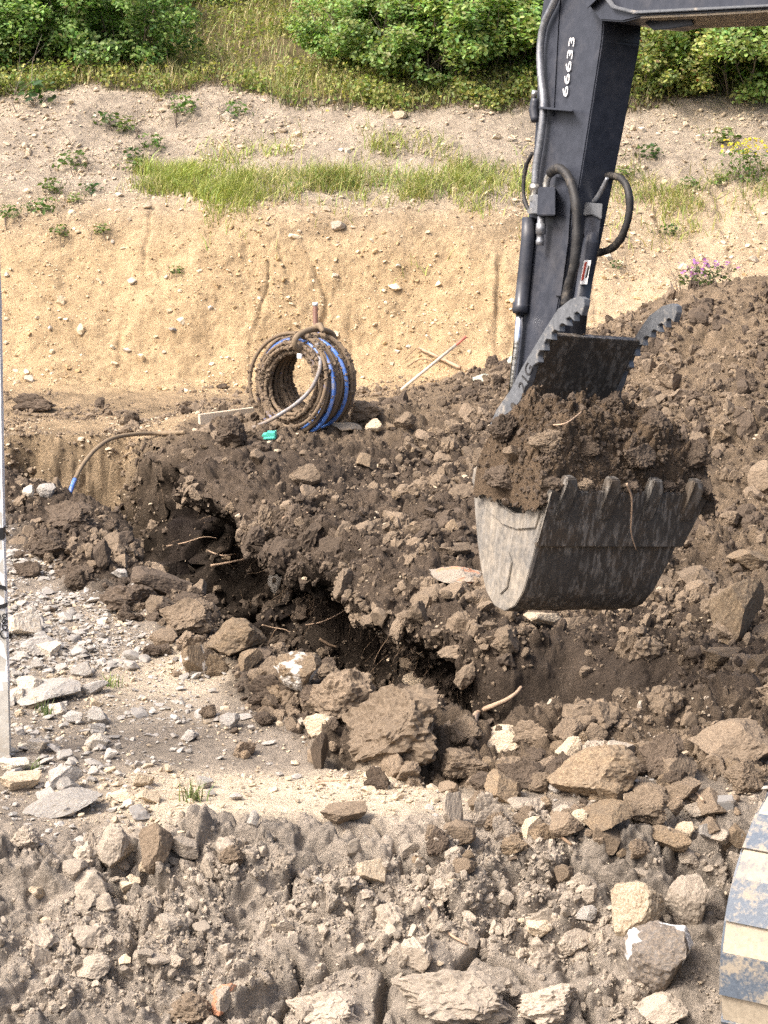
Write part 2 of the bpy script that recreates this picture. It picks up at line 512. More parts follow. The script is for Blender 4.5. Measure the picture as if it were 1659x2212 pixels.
    crack = np.exp(-((A2 - A1) / 0.035) ** 2) * sstep(-0.15, 0.2, fbm(P[f2], 1.3, 2, 77))
    q[3, f2] = -crack * 0.085
    big = fbm(P, 1.8, 3, 91)
    mid = fbm(P, 5.5, 4, 95, 0.55)
    fin = fbm(P, 30, 3, 99, 0.6)
    smoothz = sstep(0.32, 0.6, X) * (1 - sstep(1.35, 1.65, X)) * sstep(0.0, 0.12, ef) * sstep(-0.02, 0.1, en)   # fresh scraped hollow
    ramp = dark * (1 - 0.85 * smoothz) * (1 - 0.15 * sstep(12, 16, Y))
    patch = sstep(-0.12, 0.22, fbm(P, 1.9, 3, 111))     # crumbly against packed soil
    disp = ramp * ((0.04 + 0.06 * patch) * q[0] + (0.032 + 0.024 * patch) * q[1] + 0.020 * q[2] + 0.06 * big + 0.04 * mid + 0.018 * fin)
    disp += ramp * sstep(0.15, 0.5, ins) * (1 - smoothz) * 0.07 * fbm(P * np.array([1, 1, 0.7]), 4.0, 3, 103, 0.6)
    disp += sstep(0.05, 0.4, ins) * sstep(-1.2, -1.6, X) * (0.05 * q[0] + 0.035 * q[1] + 0.015 * q[2] + 0.05 * mid + 0.012 * fin)
    disp += smoothz * (0.02 * mid + 0.008 * fin + 0.006 * q[2])
    fr = fore * (1 - 0.6 * dm[:, 0])
    disp += fr * (0.06 * big + q[3] * 1.3 + (0.04 + 0.06 * patch) * q[0] + (0.008 + 0.034 * patch) * q[1] + (0.006 + 0.016 * patch) * q[2] + 0.03 * mid + 0.010 * fin)
    flat = (1 - dark) * (1 - fore) * (1 - bank)
    disp += flat * (0.015 * big + 0.018 * mid + 0.007 * fin) * (1 - 0.5 * path)
    rill = fbm(np.stack([X * 2.6 + 0.5 * w2, Y * 0.2, z * 0.35], 1), 1.0, 3, 121, 0.55, 'ridge')
    bkm = bank * (1 - veg)
    disp += bkm * (0.04 * big + 0.018 * mid + 0.012 * fin + 0.008 * q[1] + 0.007 * q[2] - (1 - scree) * 0.055 * sstep(0.5, 0.95, rill))
    disp += veg * (0.12 * big + 0.06 * mid)
    # the far trench wall is undercut: its foot lies back under the lip
    uc = sstep(0.03, 0.30, ef / wf) * sstep(0.22, 0.60, en) * sstep(-1.75, -1.35, X) * (1 - sstep(0.15, 0.45, X)) * (ef < 0.9)
    P = P + (uc * (0.55 + 0.25 * w2))[:, None] * np.array([[0.88, 0.47, 0.0]])
    V = P + Nn * disp[:, None]
    R, Cc = sh
    idx = np.arange(R * Cc).reshape(R, Cc)
    F = np.stack([idx[:-1, :-1], idx[:-1, 1:], idx[1:, 1:], idx[1:, :-1]], -1).reshape(-1, 4)
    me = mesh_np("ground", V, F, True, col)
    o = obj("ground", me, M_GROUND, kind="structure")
    area = np.linalg.norm(np.cross(du, dv), axis=2).ravel()
    return o, dict(V=V, N=Nn, area=area, dark=dark, fore=fore, bank=bank, scree=scree, veg=veg, path=path, ins=ins, en=en, d=d, X=X, Y=Y, smoothz=smoothz, w2=w2)

GROUND, T = build_ground()
bpy.context.view_layer.update()

def hit(px, py):
    """Ground point under a picture point, and its normal."""
    d = ray(px, py).normalized()
    ok, loc, nor, _ = GROUND.ray_cast(ORG, d)
    if not ok:
        return on_z(px, py, 0), Vector((0, 0, 1))
    return loc, nor

def drop(x, y):
    ok, loc, nor, _ = GROUND.ray_cast(Vector((x, y, 30)), Vector((0, 0, -1)))
    return (loc, nor) if ok else (Vector((x, y, 0)), Vector((0, 0, 1)))


# ------------------------------------------------------------------ stones and clods
def ico(sub):
    bm = bmesh.new()
    bmesh.ops.create_icosphere(bm, subdivisions=sub, radius=1.0)
    V = np.array([v.co[:] for v in bm.verts], np.float32)
    F = np.array([[v.index for v in f.verts] for f in bm.faces], np.int32)
    bm.free()
    return V, F
ICO = {k: ico(k) for k in (2, 3, 4, 5)}

def unit3(a): return a / (np.linalg.norm(a, axis=1, keepdims=True) + 1e-9)

def stone_mesh(name, seed, sub=4, cuts=9, keep=(0.55, 0.85), rough=0.10, fine=0.03, lump=0.0, flat=1.0, smooth=False, strata=0.0):
    r = np.random.default_rng(seed)
    V, F = ICO[sub]
    V = V.copy()
    V *= (1 + 0.22 * fbm(V + seed * 3.1, 0.9, 2, seed))[:, None]
    for _ in range(cuts):
        n = r.normal(size=3); n /= np.linalg.norm(n)
        s = np.clip(V @ n - r.uniform(*keep), 0, None)
        V -= s[:, None] * n[None, :] * 0.96
    if lump:
        U = unit3(V)
        V *= (1 + lump * (0.55 * blocks(U * 1.0 + seed * 0.77, 1.5, seed) + 0.24 * blocks(U + seed * 0.31, 3.6, seed + 1) + (0.14 * blocks(U + seed * 0.57, 8.0, seed + 2) if sub >= 4 else 0)))[:, None]
    if strata:
        n = r.normal(size=3); n /= np.linalg.norm(n)
        t = V @ n * 6 + 1.6 * fbm(V + seed, 1.4, 3, seed + 9)
        V *= (1 + strata * (np.abs((t % 1.0) - 0.5) - 0.25))[:, None]
    V *= (1 + rough * fbm(V + seed * 1.7, 2.2, 4, seed + 5, 0.6) + fine * fbm(V + seed, 9, 3, seed + 6, 0.6, 'billow'))[:, None]
    V[:, 2] *= flat
    V /= np.abs(V).max(0)[None, :]
    me = mesh_np(name, V, F, smooth)
    me.materials.append(None)
    return me

ROCKS = [stone_mesh("stone", 100 + k, 5, 11, (0.42, 0.78), 0.12, 0.05, 0, 1.0, False, 0.05 if k % 2 else 0.02) for k in range(7)]
SLABS = [stone_mesh("slab", 200 + k, 5, 10, (0.38, 0.78), 0.13, 0.05, 0, 0.5, False, 0.06) for k in range(5)]
CLODS = [stone_mesh("clod", 300 + k, 5, 7, (0.5, 0.85), 0.22, 0.08, 0.27, 1.0, False) for k in range(7)]
M_CLODS = [stone_mesh("mid_clod", 600 + k, 4, 7, (0.42, 0.8), 0.26, 0.09, 0.34, 1.0, False) for k in range(8)]
M_SLABS = [stone_mesh("mid_slab", 700 + k, 4, 9, (0.4, 0.78), 0.16, 0.06, 0.12, 0.5, False, 0.04) for k in range(5)]
S_ROCKS = [stone_mesh("small_stone", 400 + k, 3, 9, (0.35, 0.75), 0.18, 0.05) for k in range(7)]
S_CLODS = [stone_mesh("small_clod", 500 + k, 3, 7, (0.40, 0.8), 0.34, 0.10, 0.4, 1.0, False) for k in range(8)]

def set_mat(o, m):
    o.material_slots[0].link = 'OBJECT'
    o.material_slots[0].material = m

def put_stone(px, py, w, h, kind, m, label, group=None, tilt=None, name=None, seed=None, depth=0.85, sink=0.16, cat=None):
    """A stone or clod whose picture box is centred on px, py; it rests on the ground under its lower edge."""
    r = random.Random(int(px * 131 + py * 17) if seed is None else seed)
    lib = {'r': ROCKS, 's': SLABS, 'c': CLODS}[kind]
    loc, nor = hit(px, py + h * 0.30)
    k = (loc - ORG).dot(FWD) / FPX
    me = r.choice(lib)
    nm = name or {'r': 'stone', 's': 'flat_stone', 'c': 'soil_clod'}[kind]
    o = obj(nm, me, None, None, label, cat or {'r': 'stone', 's': 'stone', 'c': 'clod'}[kind], group)
    set_mat(o, m)
    sx, sz = w * k / 2, h * k / 2 * 1.05
    sy = max(sx * depth, sz * 0.6)
    o.scale = (sx, sy, sz)
    o.rotation_euler = tilt if tilt else (r.uniform(-.15, .15), r.uniform(-.15, .15), r.uniform(-0.35, .35))
    o.location = loc + Vector((0, sy * 0.40, sz * (1 - sink) * 0.72))
    return o

HERO = [
 # along the near lip of the trench
 (510, 1388, 150, 100, 'r', M_TANROCK, "large tan boulder with a pointed top on the trench lip"),
 (424, 1432, 76, 80, 'r', M_WHITECHIP, "brown stone with a white chipped face, left of the pointed tan boulder"),
 (468, 1443, 56, 62, 'c', M_TANROCK, "rounded brown stone between two boulders below the pointed tan boulder"),
 (536, 1432, 66, 52, 'r', M_TANROCK, "small tan stone tucked under the pointed boulder's right foot"),
 (585, 1447, 60, 54, 'r', M_CLOD_BROWN, "pale brown stone with a thin root curling over it"),
 (655, 1448, 135, 92, 'r', M_WHITECHIP, "dark tilted clod with a white streak along its left edge"),
 (590, 1500, 120, 75, 'c', M_CLOD_DARK, "dark clod lying just left of the white-streaked clod"),
 (740, 1515, 150, 130, 'c', M_CLOD_BROWN, "lumpy brown clod at the brink of the black pit"),
 (860, 1590, 300, 190, 'c', M_CLOD_BROWN, "largest brown soil lump, carrying a squared pale block"),
 (815, 1688, 62, 58, 'c', M_CLOD_DARK, "fist-sized dark clod lying alone below the largest soil lump"),
 (684, 1566, 84, 62, 'r', M_LIME, "pale tan stone behind the upright white-tipped clod"),
 (690, 1632, 48, 92, 'r', M_CLOD_DARK, "upright narrow dark clod with a white tip"),
 (500, 1560, 60, 48, 'r', M_GREY, "grey-brown stone on the gravel below the trench clods"),
 (345, 1268, 150, 76, 's', M_CLOD_DARK, "flat-topped dark slab of soil hanging at the trench lip"),
 (270, 1300, 130, 76, 'c', M_CLOD_DARK, "dark clod left of the flat-topped soil slab"),
 (405, 1338, 120, 84, 'c', M_CLOD_BROWN, "brown clod just below the flat-topped soil slab"),
 (360, 1378, 80, 46, 'r', M_CLOD_BROWN, "small brown block at the outer foot of the trench berm"),
 (216, 1200, 46, 86, 's', M_CLOD_DARK, "upright flat dark slab standing on the upper berm"),
 (112, 1190, 104, 58, 'c', M_CLOD_DARK, "dark shaggy clod on gravel, outermost of the upper berm"),
 (165, 1246, 100, 46, 'c', M_CLOD_DARK, "long dark clod with a pale stone at its tip"),
 (258, 1238, 40, 26, 'r', M_GREY, "small grey stone on top of the upper berm"),
 (150, 1120, 130, 70, 'c', M_CLOD_DARK, "shaggy dark clod under the blue pipe's cut end"),
 (105, 1060, 54, 40, 'r', M_GREY, "pale grey stone left of the blue pipe's cut end"),
 (64, 1064, 34, 30, 'r', M_WHITE, "small whitish stone near the post, level with the blue pipe end"),
 (905, 1472, 78, 52, 'r', M_LIME, "squared pale block perched on the largest soil lump"),
 # right of the pit
 (1290, 1680, 215, 135, 'r', M_TANROCK, "large flat-faced tan and grey boulder below the bucket"),
 (1322, 1768, 152, 66, 's', M_TANROCK, "flat grey-brown slab lying in front of the large tan boulder"),
 (1078, 1600, 125, 60, 's', M_LIME, "pale stone with a bright white end on the pit's near lip"),
 (1232, 1622, 64, 66, 'r', M_LIME, "orange-tinted pale stone behind the large tan boulder"),
 (1436, 1645, 110, 116, 'c', M_CLOD_DARK, "dark boulder-sized clod right of the large tan boulder"),
 (1570, 1612, 200, 90, 's', M_CLOD_BROWN, "long brown ledge-like clod at the right edge above the track"),
 (1612, 1684, 96, 76, 'c', M_CLOD_BROWN, "rounded brown clod just above the rubber track"),
 (1150, 1590, 90, 60, 'c', M_CLOD_BROWN, "brown clod on the pit lip behind the white-ended stone"),
 (1010, 1660, 120, 70, 'c', M_CLOD_BROWN, "brown clod right of the largest soil lump"),
 (1130, 1680, 110, 70, 'c', M_CLOD_DARK, "dark clod left of the large tan boulder"),
 (986, 1762, 58, 112, 'r', M_CLOD_BEIGE, "upright leaning beige clod at the end of the pale track"),
 (1052, 1760, 82, 92, 'c', M_CLOD_BEIGE, "bulky beige clod right of the upright leaning one"),
 (1136, 1746, 96, 48, 's', M_CLOD_BEIGE, "flat beige clod left of the grey-brown slab"),
 (1084, 1794, 54, 60, 'c', M_CLOD_BEIGE, "knobbly beige clod below the bulky beige one"),
 (1146, 1796, 54, 60, 'r', M_LIME, "pale hooked stone below the flat beige clod"),
 (1120, 1836, 42, 28, 'r', M_LIME, "small cream stone under the knobbly clods"),
 (1486, 1796, 56, 52, 'r', M_LIME, "cream angular stone between grey slab and track"),
 (1540, 1802, 60, 52, 'r', M_GREY, "round grey stone beside the track's upper curve"),
 (1250, 1775, 64, 52, 'r', M_LIME, "pale stone at the left tip of the grey-brown slab"),
 # foreground slope
 (1368, 1960, 136, 160, 'r', M_LIME, "large cream angular boulder, biggest stone near the track"),
 (1495, 1945, 120, 140, 'r', M_CLOD_BEIGE, "beige boulder wedged between the cream boulder and the track"),
 (1440, 2070, 200, 180, 'r', M_WHITEFACE, "dark grey rock with a white crystalline face by the track"),
 (1166, 2006, 84, 52, 's', M_LIME, "pale lens-shaped stone on the foreground slope"),
 (1180, 1972, 92, 32, 's', M_CLOD_BEIGE, "thin beige slab above the lens-shaped stone"),
 (1268, 1976, 54, 42, 'r', M_GREY, "small grey stone left of the cream boulder"),
 (1243, 2038, 92, 64, 's', M_CLOD_BEIGE, "beige slab below left of the cream boulder"),
 (815, 1886, 88, 66, 'r', M_LIME, "rounded pale stone jutting from the slope's middle"),
 (245, 1838, 102, 116, 'r', M_CLOD_BEIGE, "large squarish beige block on the foreground crest"),
 (332, 1828, 84, 130, 'r', M_CLOD_BROWN, "leaning cracked clod right of the squarish beige block"),
 (396, 1830, 84, 60, 'r', M_CLOD_BEIGE, "beige stone behind the leaning cracked clod"),
 (478, 2165, 84, 64, 'r', M_ORANGEMARK, "pale stone with an orange stain at the bottom edge"),
 (548, 1770, 32, 44, 'r', M_GREY, "small pointed grey stone on the foreground crest"),
 (740, 1760, 110, 50, 's', M_CLOD_BROWN, "brown slab with a hollow under it on the crest"),
 (62, 1818, 84, 66, 'c', M_CLOD_BEIGE, "beige clod at the crest's left end"),
 (200, 2096, 104, 64, 'r', M_CLOD_BEIGE, "beige block low on the slope's left side"),
 (165, 1880, 74, 54, 'r', M_CLOD_BEIGE, "beige stone left of the squarish block"),
 (505, 1855, 70, 56, 'c', M_CLOD_BROWN, "brown clod below the small pointed grey stone"),
 (690, 1905, 34, 28, 'r', M_GREY, "small grey stone left of the rounded pale stone"),
 (1000, 1870, 60, 46, 'r', M_CLOD_BROWN, "brown stone below the knobbly beige clods"),
 (1215, 1885, 50, 50, 'r', M_CLOD_BROWN, "brown angular stone above the lens-shaped stone"),
 (880, 1840, 54, 34, 'r', M_CLOD_BEIGE, "beige stone up the slope from the rounded pale stone"),
 (700, 2190, 160, 80, 'c', M_CLOD_BEIGE, "pale crumbly lump at the bottom edge"),
 (980, 2165, 260, 110, 'c', M_CLOD_BEIGE, "wide pale crumbly lump at the bottom, right of centre"),
 (1180, 2185, 170, 90, 'c', M_CLOD_BEIGE, "crumbly beige lump at the bottom beside the grey rock"),
 (1420, 2185, 130, 60, 's', M_CLOD_BEIGE, "pale slab at the bottom by the track"),
 (420, 2190, 120, 80, 'c', M_CLOD_BROWN, "brown crumbly lump left of the orange-stained stone"),
 (1400, 2020, 60, 66, 'c', M_CLOD_BROWN, "ochre crumbly clod at the cream boulder's foot"),
 # gravel on the left
 (62, 1350, 100, 76, 'r', M_WHITE, "pale limestone beside the post at lettering height"),
 (90, 1400, 100, 50, 's', M_GREY, "grey slab below the pale limestone by the post"),
 (108, 1502, 200, 56, 's', M_GREY, "broad flat grey slab among the gravel by the post"),
 (60, 1480, 70, 56, 'r', M_WHITE, "white stone just right of the sleeve's lower hem"),
 (130, 1690, 96, 66, 'r', M_GREY, "triangular pale grey stone on the gravel"),
 (40, 1690, 100, 50, 's', M_LIME, "cream slab at the left edge below the post"),
 (26, 1655, 70, 38, 's', M_WHITE, "white stone at the foot of the post"),
 (130, 1745, 170, 44, 's', M_GREY, "wide low grey slab in front of the cream slab"),
 (330, 1725, 66, 34, 'r', M_LIME, "cream stone left of the lone grass tuft"),
 (260, 1722, 70, 30, 's', M_LIME, "cream slab second to the left of the grass tuft"),
 (410, 1592, 46, 30, 'r', M_GREY, "small grey stone alone on the trampled ground"),
 (180, 1450, 60, 36, 'r', M_GREY, "grey stone above the broad flat slab"),
 # beyond the trench
 (975, 1246, 130, 40, 's', M_ORANGEMARK, "pale slab with an orange paint mark left of the bucket"),
 (662, 1030, 78, 52, 'r', M_CLOD_BROWN, "tan block of soil in front of the pipe coil"),
 (505, 940, 96, 84, 'c', M_CLOD_DARK, "black upright clod left of the green plastic scrap"),
 (560, 975, 60, 40, 'c', M_CLOD_DARK, "dark clod below the green plastic scrap"),
 (790, 892, 76, 54, 'c', M_CLOD_BROWN, "brown clod right of the pipe coil"),
 (756, 926, 84, 30, 's', M_LIME, "pale slab at the coil's right foot"),
 (810, 922, 44, 32, 'r', M_LIME, "pale stone right of the slab at the coil's foot"),
 (284, 908, 36, 34, 'c', M_CLOD_DARK, "dark clod on the tan ground above the loose pipe"),
 (216, 873, 34, 28, 'c', M_CLOD_DARK, "dark clod on the tan ground near the bank toe"),
 (72, 876, 100, 46, 'c', M_CLOD_DARK, "dark clod heap on tan ground near the post"),
 (402, 888, 30, 20, 'c', M_CLOD_DARK, "small dark clod left of the pale timber"),
 (480, 835, 26, 12, 'c', M_CLOD_DARK, "tiny dark clod at the bank toe above the timber"),
 (1590, 1330, 150, 150, 'r', M_TANROCK, "tall brown boulder at the right edge, right of the bucket"),
 (1500, 1250, 100, 60, 's', M_CLOD_BROWN, "brown slab behind the bucket's right corner"),
 (1620, 1210, 90, 60, 'r', M_TANROCK, "tan stone above the tall brown boulder"),
 (1560, 1420, 90, 50, 's', M_TANROCK, "brown slab below the tall brown boulder"),
 (1640, 1440, 70, 50, 'r', M_TANROCK, "brown stone at the right edge below the slab"),
 (1610, 1108, 60, 40, 'r', M_CLOD_DARK, "dark stone on the pile's lower right flank"),  # dark stone put in where the pile has a dark hole
 (980, 1190, 80, 36, 's', M_CLOD_BROWN, "brown slab behind the orange-marked slab"),
 (1170, 1340, 90, 40, 's', M_LIME, "cream slab showing under the bucket's belly"),
 (1040, 1290, 70, 40, 's', M_CLOD_BROWN, "brown slab under the orange-marked slab"),
 (600, 1255, 44, 60, 'r', M_GREY, "grey stone stuck in the dark trench wall"),
 (860, 248, 38, 24, 'r', M_LIME, "pale stone under the turf lip in mid picture"),
 (490, 252, 30, 34, 'r', M_WHITE, "white stone under the turf overhang, left of centre"),
 (175, 713, 20, 26, 'r', M_BANKSTONE, "blocky cream stone low in the tan bank, left of the coil"),
 (66, 820, 28, 20, 'r', M_WHITE, "white stone at the bank toe near the post"),
 (375, 713, 26, 14, 's', M_GREY, "bluish grey stone in the tan bank"),
 (728, 488, 40, 26, 'r', M_CLOD_BEIGE, "rounded grey-tan stone at the top of the tan bank"),
 (636, 512, 30, 16, 's', M_BANKSTONE, "cream flat stone near the top of the tan bank"),
 (850, 620, 36, 18, 's', M_BANKSTONE, "cream flat stone in the bank between coil and arm"),
 (135, 652, 22, 30, 'r', M_BANKSTONE, "two-toned stone with a shadowed hollow in the left bank"),
]
for px, py, w, h, k, m, lab in HERO:
    put_stone(px, py, w, h, k, m, lab)

# smaller stones, each an object and each named by the thing it lies beside
MARKS = [(px, py, lab) for px, py, w, h, k, m, lab in HERO] + [(656, 825, "pipe coil"), (681, 680, "brown stake"), (935, 790, "pink-ended lath"), (580, 943, "mint green plastic scrap"),
         (485, 900, "pale timber board"), (250, 950, "loose arching pipe"), (1220, 500, "valve hoses on the arm"), (1140, 600, "arm's lower cylinder"), (1540, 610, "purple flowers"), (1612, 360, "yellow-flowered plant"),
         (10, 1000, "white post"), (10, 700, "white post's upper end"), (1100, 1500, "thick pale root"), (1480, 720, "pile's skyline"), (1010, 980, "bucket's left rim"), (1590, 1000, "bucket's right rim"),
         (300, 380, "left end of the ledge grass"), (660, 420, "middle of the ledge grass"), (1060, 420, "ledge grass near the arm"), (416, 1710, "lone grass tuft")]
TAKEN = set()
def short(lab):
    w = lab.split()
    while len(w) > 8 or w[-1] in ("on", "the", "of", "a", "in", "with", "at", "by", "under", "its", "and", "between", "below", "just", "near", "left", "right", "beside", "above", "to", "white", "pale", "second", "lying", "just", "tan", "brown", "beyond", "over", "among", "large", "two", "broad", "flat", "tall", "track's", "crest's", "pit's", "trench", "cream", "grey"):
        w.pop()
    return " ".join(w).rstrip(",")
def side_label(px, py, s, what, tone):
    size = "tiny" if s < 18 else "small" if s < 30 else "medium" if s < 46 else "sizeable"
    near = sorted(MARKS, key=lambda m: (m[0] - px) ** 2 + (m[1] - py) ** 2)[:9]
    for far in ("just ", "", "a little ", "farther ", "well "):
        for mx, my, lab in near:
            dx, dy = px - mx, py - my
            way = ("right of" if dx > 0 else "left of") if abs(dx) > 1.8 * abs(dy) else ("above" if dy < 0 else "below") if abs(dy) > 1.8 * abs(dx) else ("up and " if dy < 0 else "down and ") + ("right of" if dx > 0 else "left of")
            t = f"{size} {tone} {what} {far}{way} the {short(lab)}"
            if t not in TAKEN and len(t.split()) <= 15:
                TAKEN.add(t)
                return t
    return None
SMALL = {v[0]: globals()['M_' + k + '_S'] for k, v in STONES.items()}
TONE = {"limestone": "cream", "white_stone": "whitish", "grey_shale": "grey", "bank_stone": "cream", "beige_clod": "beige", "brown_clod": "brown", "dark_clod": "dark", "tan_boulder": "tan"}
def field(n, boxes, size, kinds, mats, what, group, cat, seed):
    r = random.Random(seed)
    for _ in range(n):
        x0, y0, x1, y1 = r.choice(boxes)
        s = size[0] * (size[1] / size[0]) ** (r.random() ** 2)
        px, py = r.uniform(x0, x1), r.uniform(y0, y1)
        m = r.choice(mats)
        lab = side_label(px, py, s, what, TONE[m.name])
        if lab is None: continue
        put_stone(px, py, s, s * r.uniform(0.5, 0.9), r.choice(kinds), SMALL.get(m.name, m) if s < 34 else m, lab, group, seed=r.randrange(10 ** 6), cat=cat,
                  tilt=(r.uniform(-.4, .4), r.uniform(-.4, .4), r.uniform(0, 6.28)))
field(50, [(0, 500, 1000, 820), (0, 560, 500, 800), (1300, 400, 1659, 590)], (13, 32), 'rs', [M_BANKSTONE, M_BANKSTONE, M_WHITE], "stone in the bank", "cream stones in the bank", "stone", 1)
field(34, [(0, 220, 420, 480), (400, 270, 1140, 330), (1350, 250, 1659, 330)], (12, 26), 'rs', [M_LIME, M_WHITE], "scree stone", "pale stones on the scree", "stone", 2)
field(80, [(20, 1380, 240, 1760), (20, 1330, 180, 1560), (20, 1600, 300, 1760), (20, 1400, 220, 1700), (200, 1560, 560, 1740)], (18, 66), 'srs', [M_GREY, M_WHITE, M_GREY, M_LIME], "gravel stone", "gravel stones by the post", "stone", 3)
field(110, [(1000, 1590, 1640, 1760), (900, 1640, 1500, 1860), (380, 1400, 900, 1640), (1000, 1580, 1640, 1700)], (28, 90), 'crc', [M_CLOD_BROWN, M_CLOD_DARK, M_CLOD_BROWN, M_TANROCK], "clod", "clods of the near spoil", "clod", 4)
field(34, [(990, 1600, 1650, 1790), (1020, 1700, 1600, 1850)], (56, 130), 'crs', [M_CLOD_BROWN, M_TANROCK, M_CLOD_BROWN, M_CLOD_BEIGE], "boulder", "boulders of the near spoil", "boulder", 8)
field(50, [(950, 1840, 1520, 2150), (20, 1800, 560, 1960), (20, 1960, 900, 2200)], (18, 60), 'crs', [M_CLOD_BEIGE, M_CLOD_BEIGE, M_LIME], "loose stone", "loose stones in the foreground", "stone", 5)
field(90, [(330, 960, 1020, 1280), (1350, 800, 1659, 1500), (840, 860, 1060, 1150), (1500, 1050, 1659, 1560)], (20, 62), 'crs', [M_CLOD_BROWN, M_CLOD_DARK, M_TANROCK, M_CLOD_BROWN], "clod", "clods on the far spoil slope", "clod", 6)
field(40, [(40, 1100, 300, 1340), (250, 1230, 480, 1420)], (28, 70), 'c', [M_CLOD_DARK, M_CLOD_DARK, M_CLOD_BROWN], "berm clod", "clods of the upper berm", "clod", 7)

# ------------------------------------------------------------------ finer rubble: scattered masses
def variants(name, meshes, m):
    c = bpy.data.collections.new(name)
    for k, me in enumerate(meshes):
        me2 = me.copy()
        me2.materials.clear(); me2.materials.append(m)
        c.objects.link(bpy.data.objects.new(name + "_piece", me2))
    return c

def gn_scatter(name, pts, rot, scl, meshes, m, label, cat):
    n = len(pts)
    me = bpy.data.meshes.new(name)
    me.vertices.add(n)
    me.vertices.foreach_set("co", np.asarray(pts, np.float32).ravel())
    for an, arr in (("rot", rot), ("scl", scl)):
        a = me.attributes.new(an, 'FLOAT_VECTOR', 'POINT')
        a.data.foreach_set("vector", np.asarray(arr, np.float32).ravel())
    a = me.attributes.new("pick", 'INT', 'POINT')
    a.data.foreach_set("value", rng.integers(0, len(meshes), n).astype(np.int32))
    o = obj(name, me, None, None, label, cat, kind="stuff")
    g = bpy.data.node_groups.new(name, 'GeometryNodeTree')
    g.interface.new_socket("Geometry", in_out='INPUT', socket_type='NodeSocketGeometry')
    g.interface.new_socket("Geometry", in_out='OUTPUT', socket_type='NodeSocketGeometry')
    gi, go = g.nodes.new('NodeGroupInput'), g.nodes.new('NodeGroupOutput')
    iop = g.nodes.new('GeometryNodeInstanceOnPoints')
    ci = g.nodes.new('GeometryNodeCollectionInfo')
    ci.inputs[0].default_value = variants(name, meshes, m)
    ci.inputs['Separate Children'].default_value = True
    ci.inputs['Reset Children'].default_value = True
    def attr(nm, typ):
        a = g.nodes.new('GeometryNodeInputNamedAttribute')
        a.data_type = typ
        a.inputs[0].default_value = nm
        return a.outputs[0]
    L = g.links.new
    L(gi.outputs[0], iop.inputs['Points'])
    L(ci.outputs[0], iop.inputs['Instance'])
    iop.inputs['Pick Instance'].default_value = True
    L(attr("pick", 'INT'), iop.inputs['Instance Index'])
    L(attr("rot", 'FLOAT_VECTOR'), iop.inputs['Rotation'])
    L(attr("scl", 'FLOAT_VECTOR'), iop.inputs['Scale'])
    L(iop.outputs[0], go.inputs[0])
    md = o.modifiers.new("pieces", 'NODES')
    md.node_group = g
    return o

def sample(weight, n):
    """n points on the ground, drawn by weight per area, with normals."""
    vis = np.abs(T['X']) < 0.185 * T['Y'] + 0.45
    w = weight * T['area'] * vis * (T['Y'] > 4.9)
    cdf = np.cumsum(w); cdf /= cdf[-1]
    i = np.searchsorted(cdf, rng.random(n))
    i = np.clip(i, 0, len(w) - 1)
    return i, T['V'][i] + (rng.random((n, 3)) - 0.5) * 0.012, T['N'][i]

def rubble(name, weight, n, rmin, rmax, alpha, meshes, m, label, cat, flat=(0.5, 0.95), sink=0.25, lie=3.14):
    i, p, nn = sample(weight, n)
    r = rmin * (1 - rng.random(n) * (1 - (rmin / rmax) ** alpha)) ** (-1 / alpha)
    sc = np.stack([r, r * rng.uniform(0.6, 1.0, n), r * rng.uniform(*flat, n)], 1)
    rot = np.stack([rng.uniform(-lie, lie, n), rng.uniform(-lie, lie, n), rng.uniform(0, 6.28, n)], 1)
    p = p + nn * (sc[:, 2] * (1 - 2 * sink))[:, None]
    return gn_scatter(name, p, rot, sc, meshes, m, label, cat)

patchy = 0.35 + sstep(-0.2, 0.35, fbm(T['V'], 1.4, 3, 201)) * 1.3
patchy2 = 0.25 + sstep(-0.1, 0.3, fbm(T['V'], 2.1, 3, 211)) * 1.5
lod = 1 / (T['Y'] / 8) ** 1.2
dk = T['dark'] * (1 - 0.93 * T['smoothz']) * (1 - T['bank'])
rubble("crumbled_dark_soil", dk * patchy ** 1.5 * lod * (T['Y'] > 8.9), 26000, 0.007, 0.065, 2.6, S_CLODS, M_CLOD_DARK_S, "crumbled dark soil over the trench sides and spoil", "soil", sink=0.4)
rubble("crumbled_brown_soil", dk * patchy2 * lod, 22000, 0.007, 0.060, 2.6, S_CLODS + S_ROCKS[:4], M_CLOD_BROWN_S, "crumbled brown soil over the spoil heaps", "soil", sink=0.35)
rubble("lumps_of_dark_soil", dk * patchy ** 3.5 * (T['Y'] > 8.9) * (0.5 + lod), 3000, 0.022, 0.11, 1.9, M_CLODS[:4] + M_SLABS, M_CLOD_DARK, "lumps of dark soil packed over the trench sides and spoil", "soil", sink=0.45)
rubble("lumps_of_brown_soil", dk * patchy2 ** 2.5 * (0.4 + 0.8 * (T['Y'] < 9.6) + 0.5 * lod) * (T['ins'] < 0.2), 3200, 0.022, 0.11, 1.9, M_CLODS[:4] + M_SLABS, M_CLOD_BROWN, "lumps of brown soil packed over the spoil heaps", "soil", sink=0.42)
rubble("lumps_of_beige_soil", T['fore'] * patchy2 ** 2, 1300, 0.016, 0.08, 1.9, M_CLODS[:4] + M_SLABS, M_CLOD_BEIGE, "lumps of beige soil packed in the foreground slope", "soil", sink=0.45)
rubble("crumbled_beige_soil", (T['fore'] + 0.15 * dk * (T['Y'] < 9)) * patchy2 ** 2, 34000, 0.0035, 0.036, 2.5, S_CLODS + S_ROCKS[:5], M_CLOD_BEIGE_S, "crumbled beige soil on the foreground slope", "soil", sink=0.35)
lf = (1 - T['dark']) * (1 - T['fore']) * (1 - T['bank'])
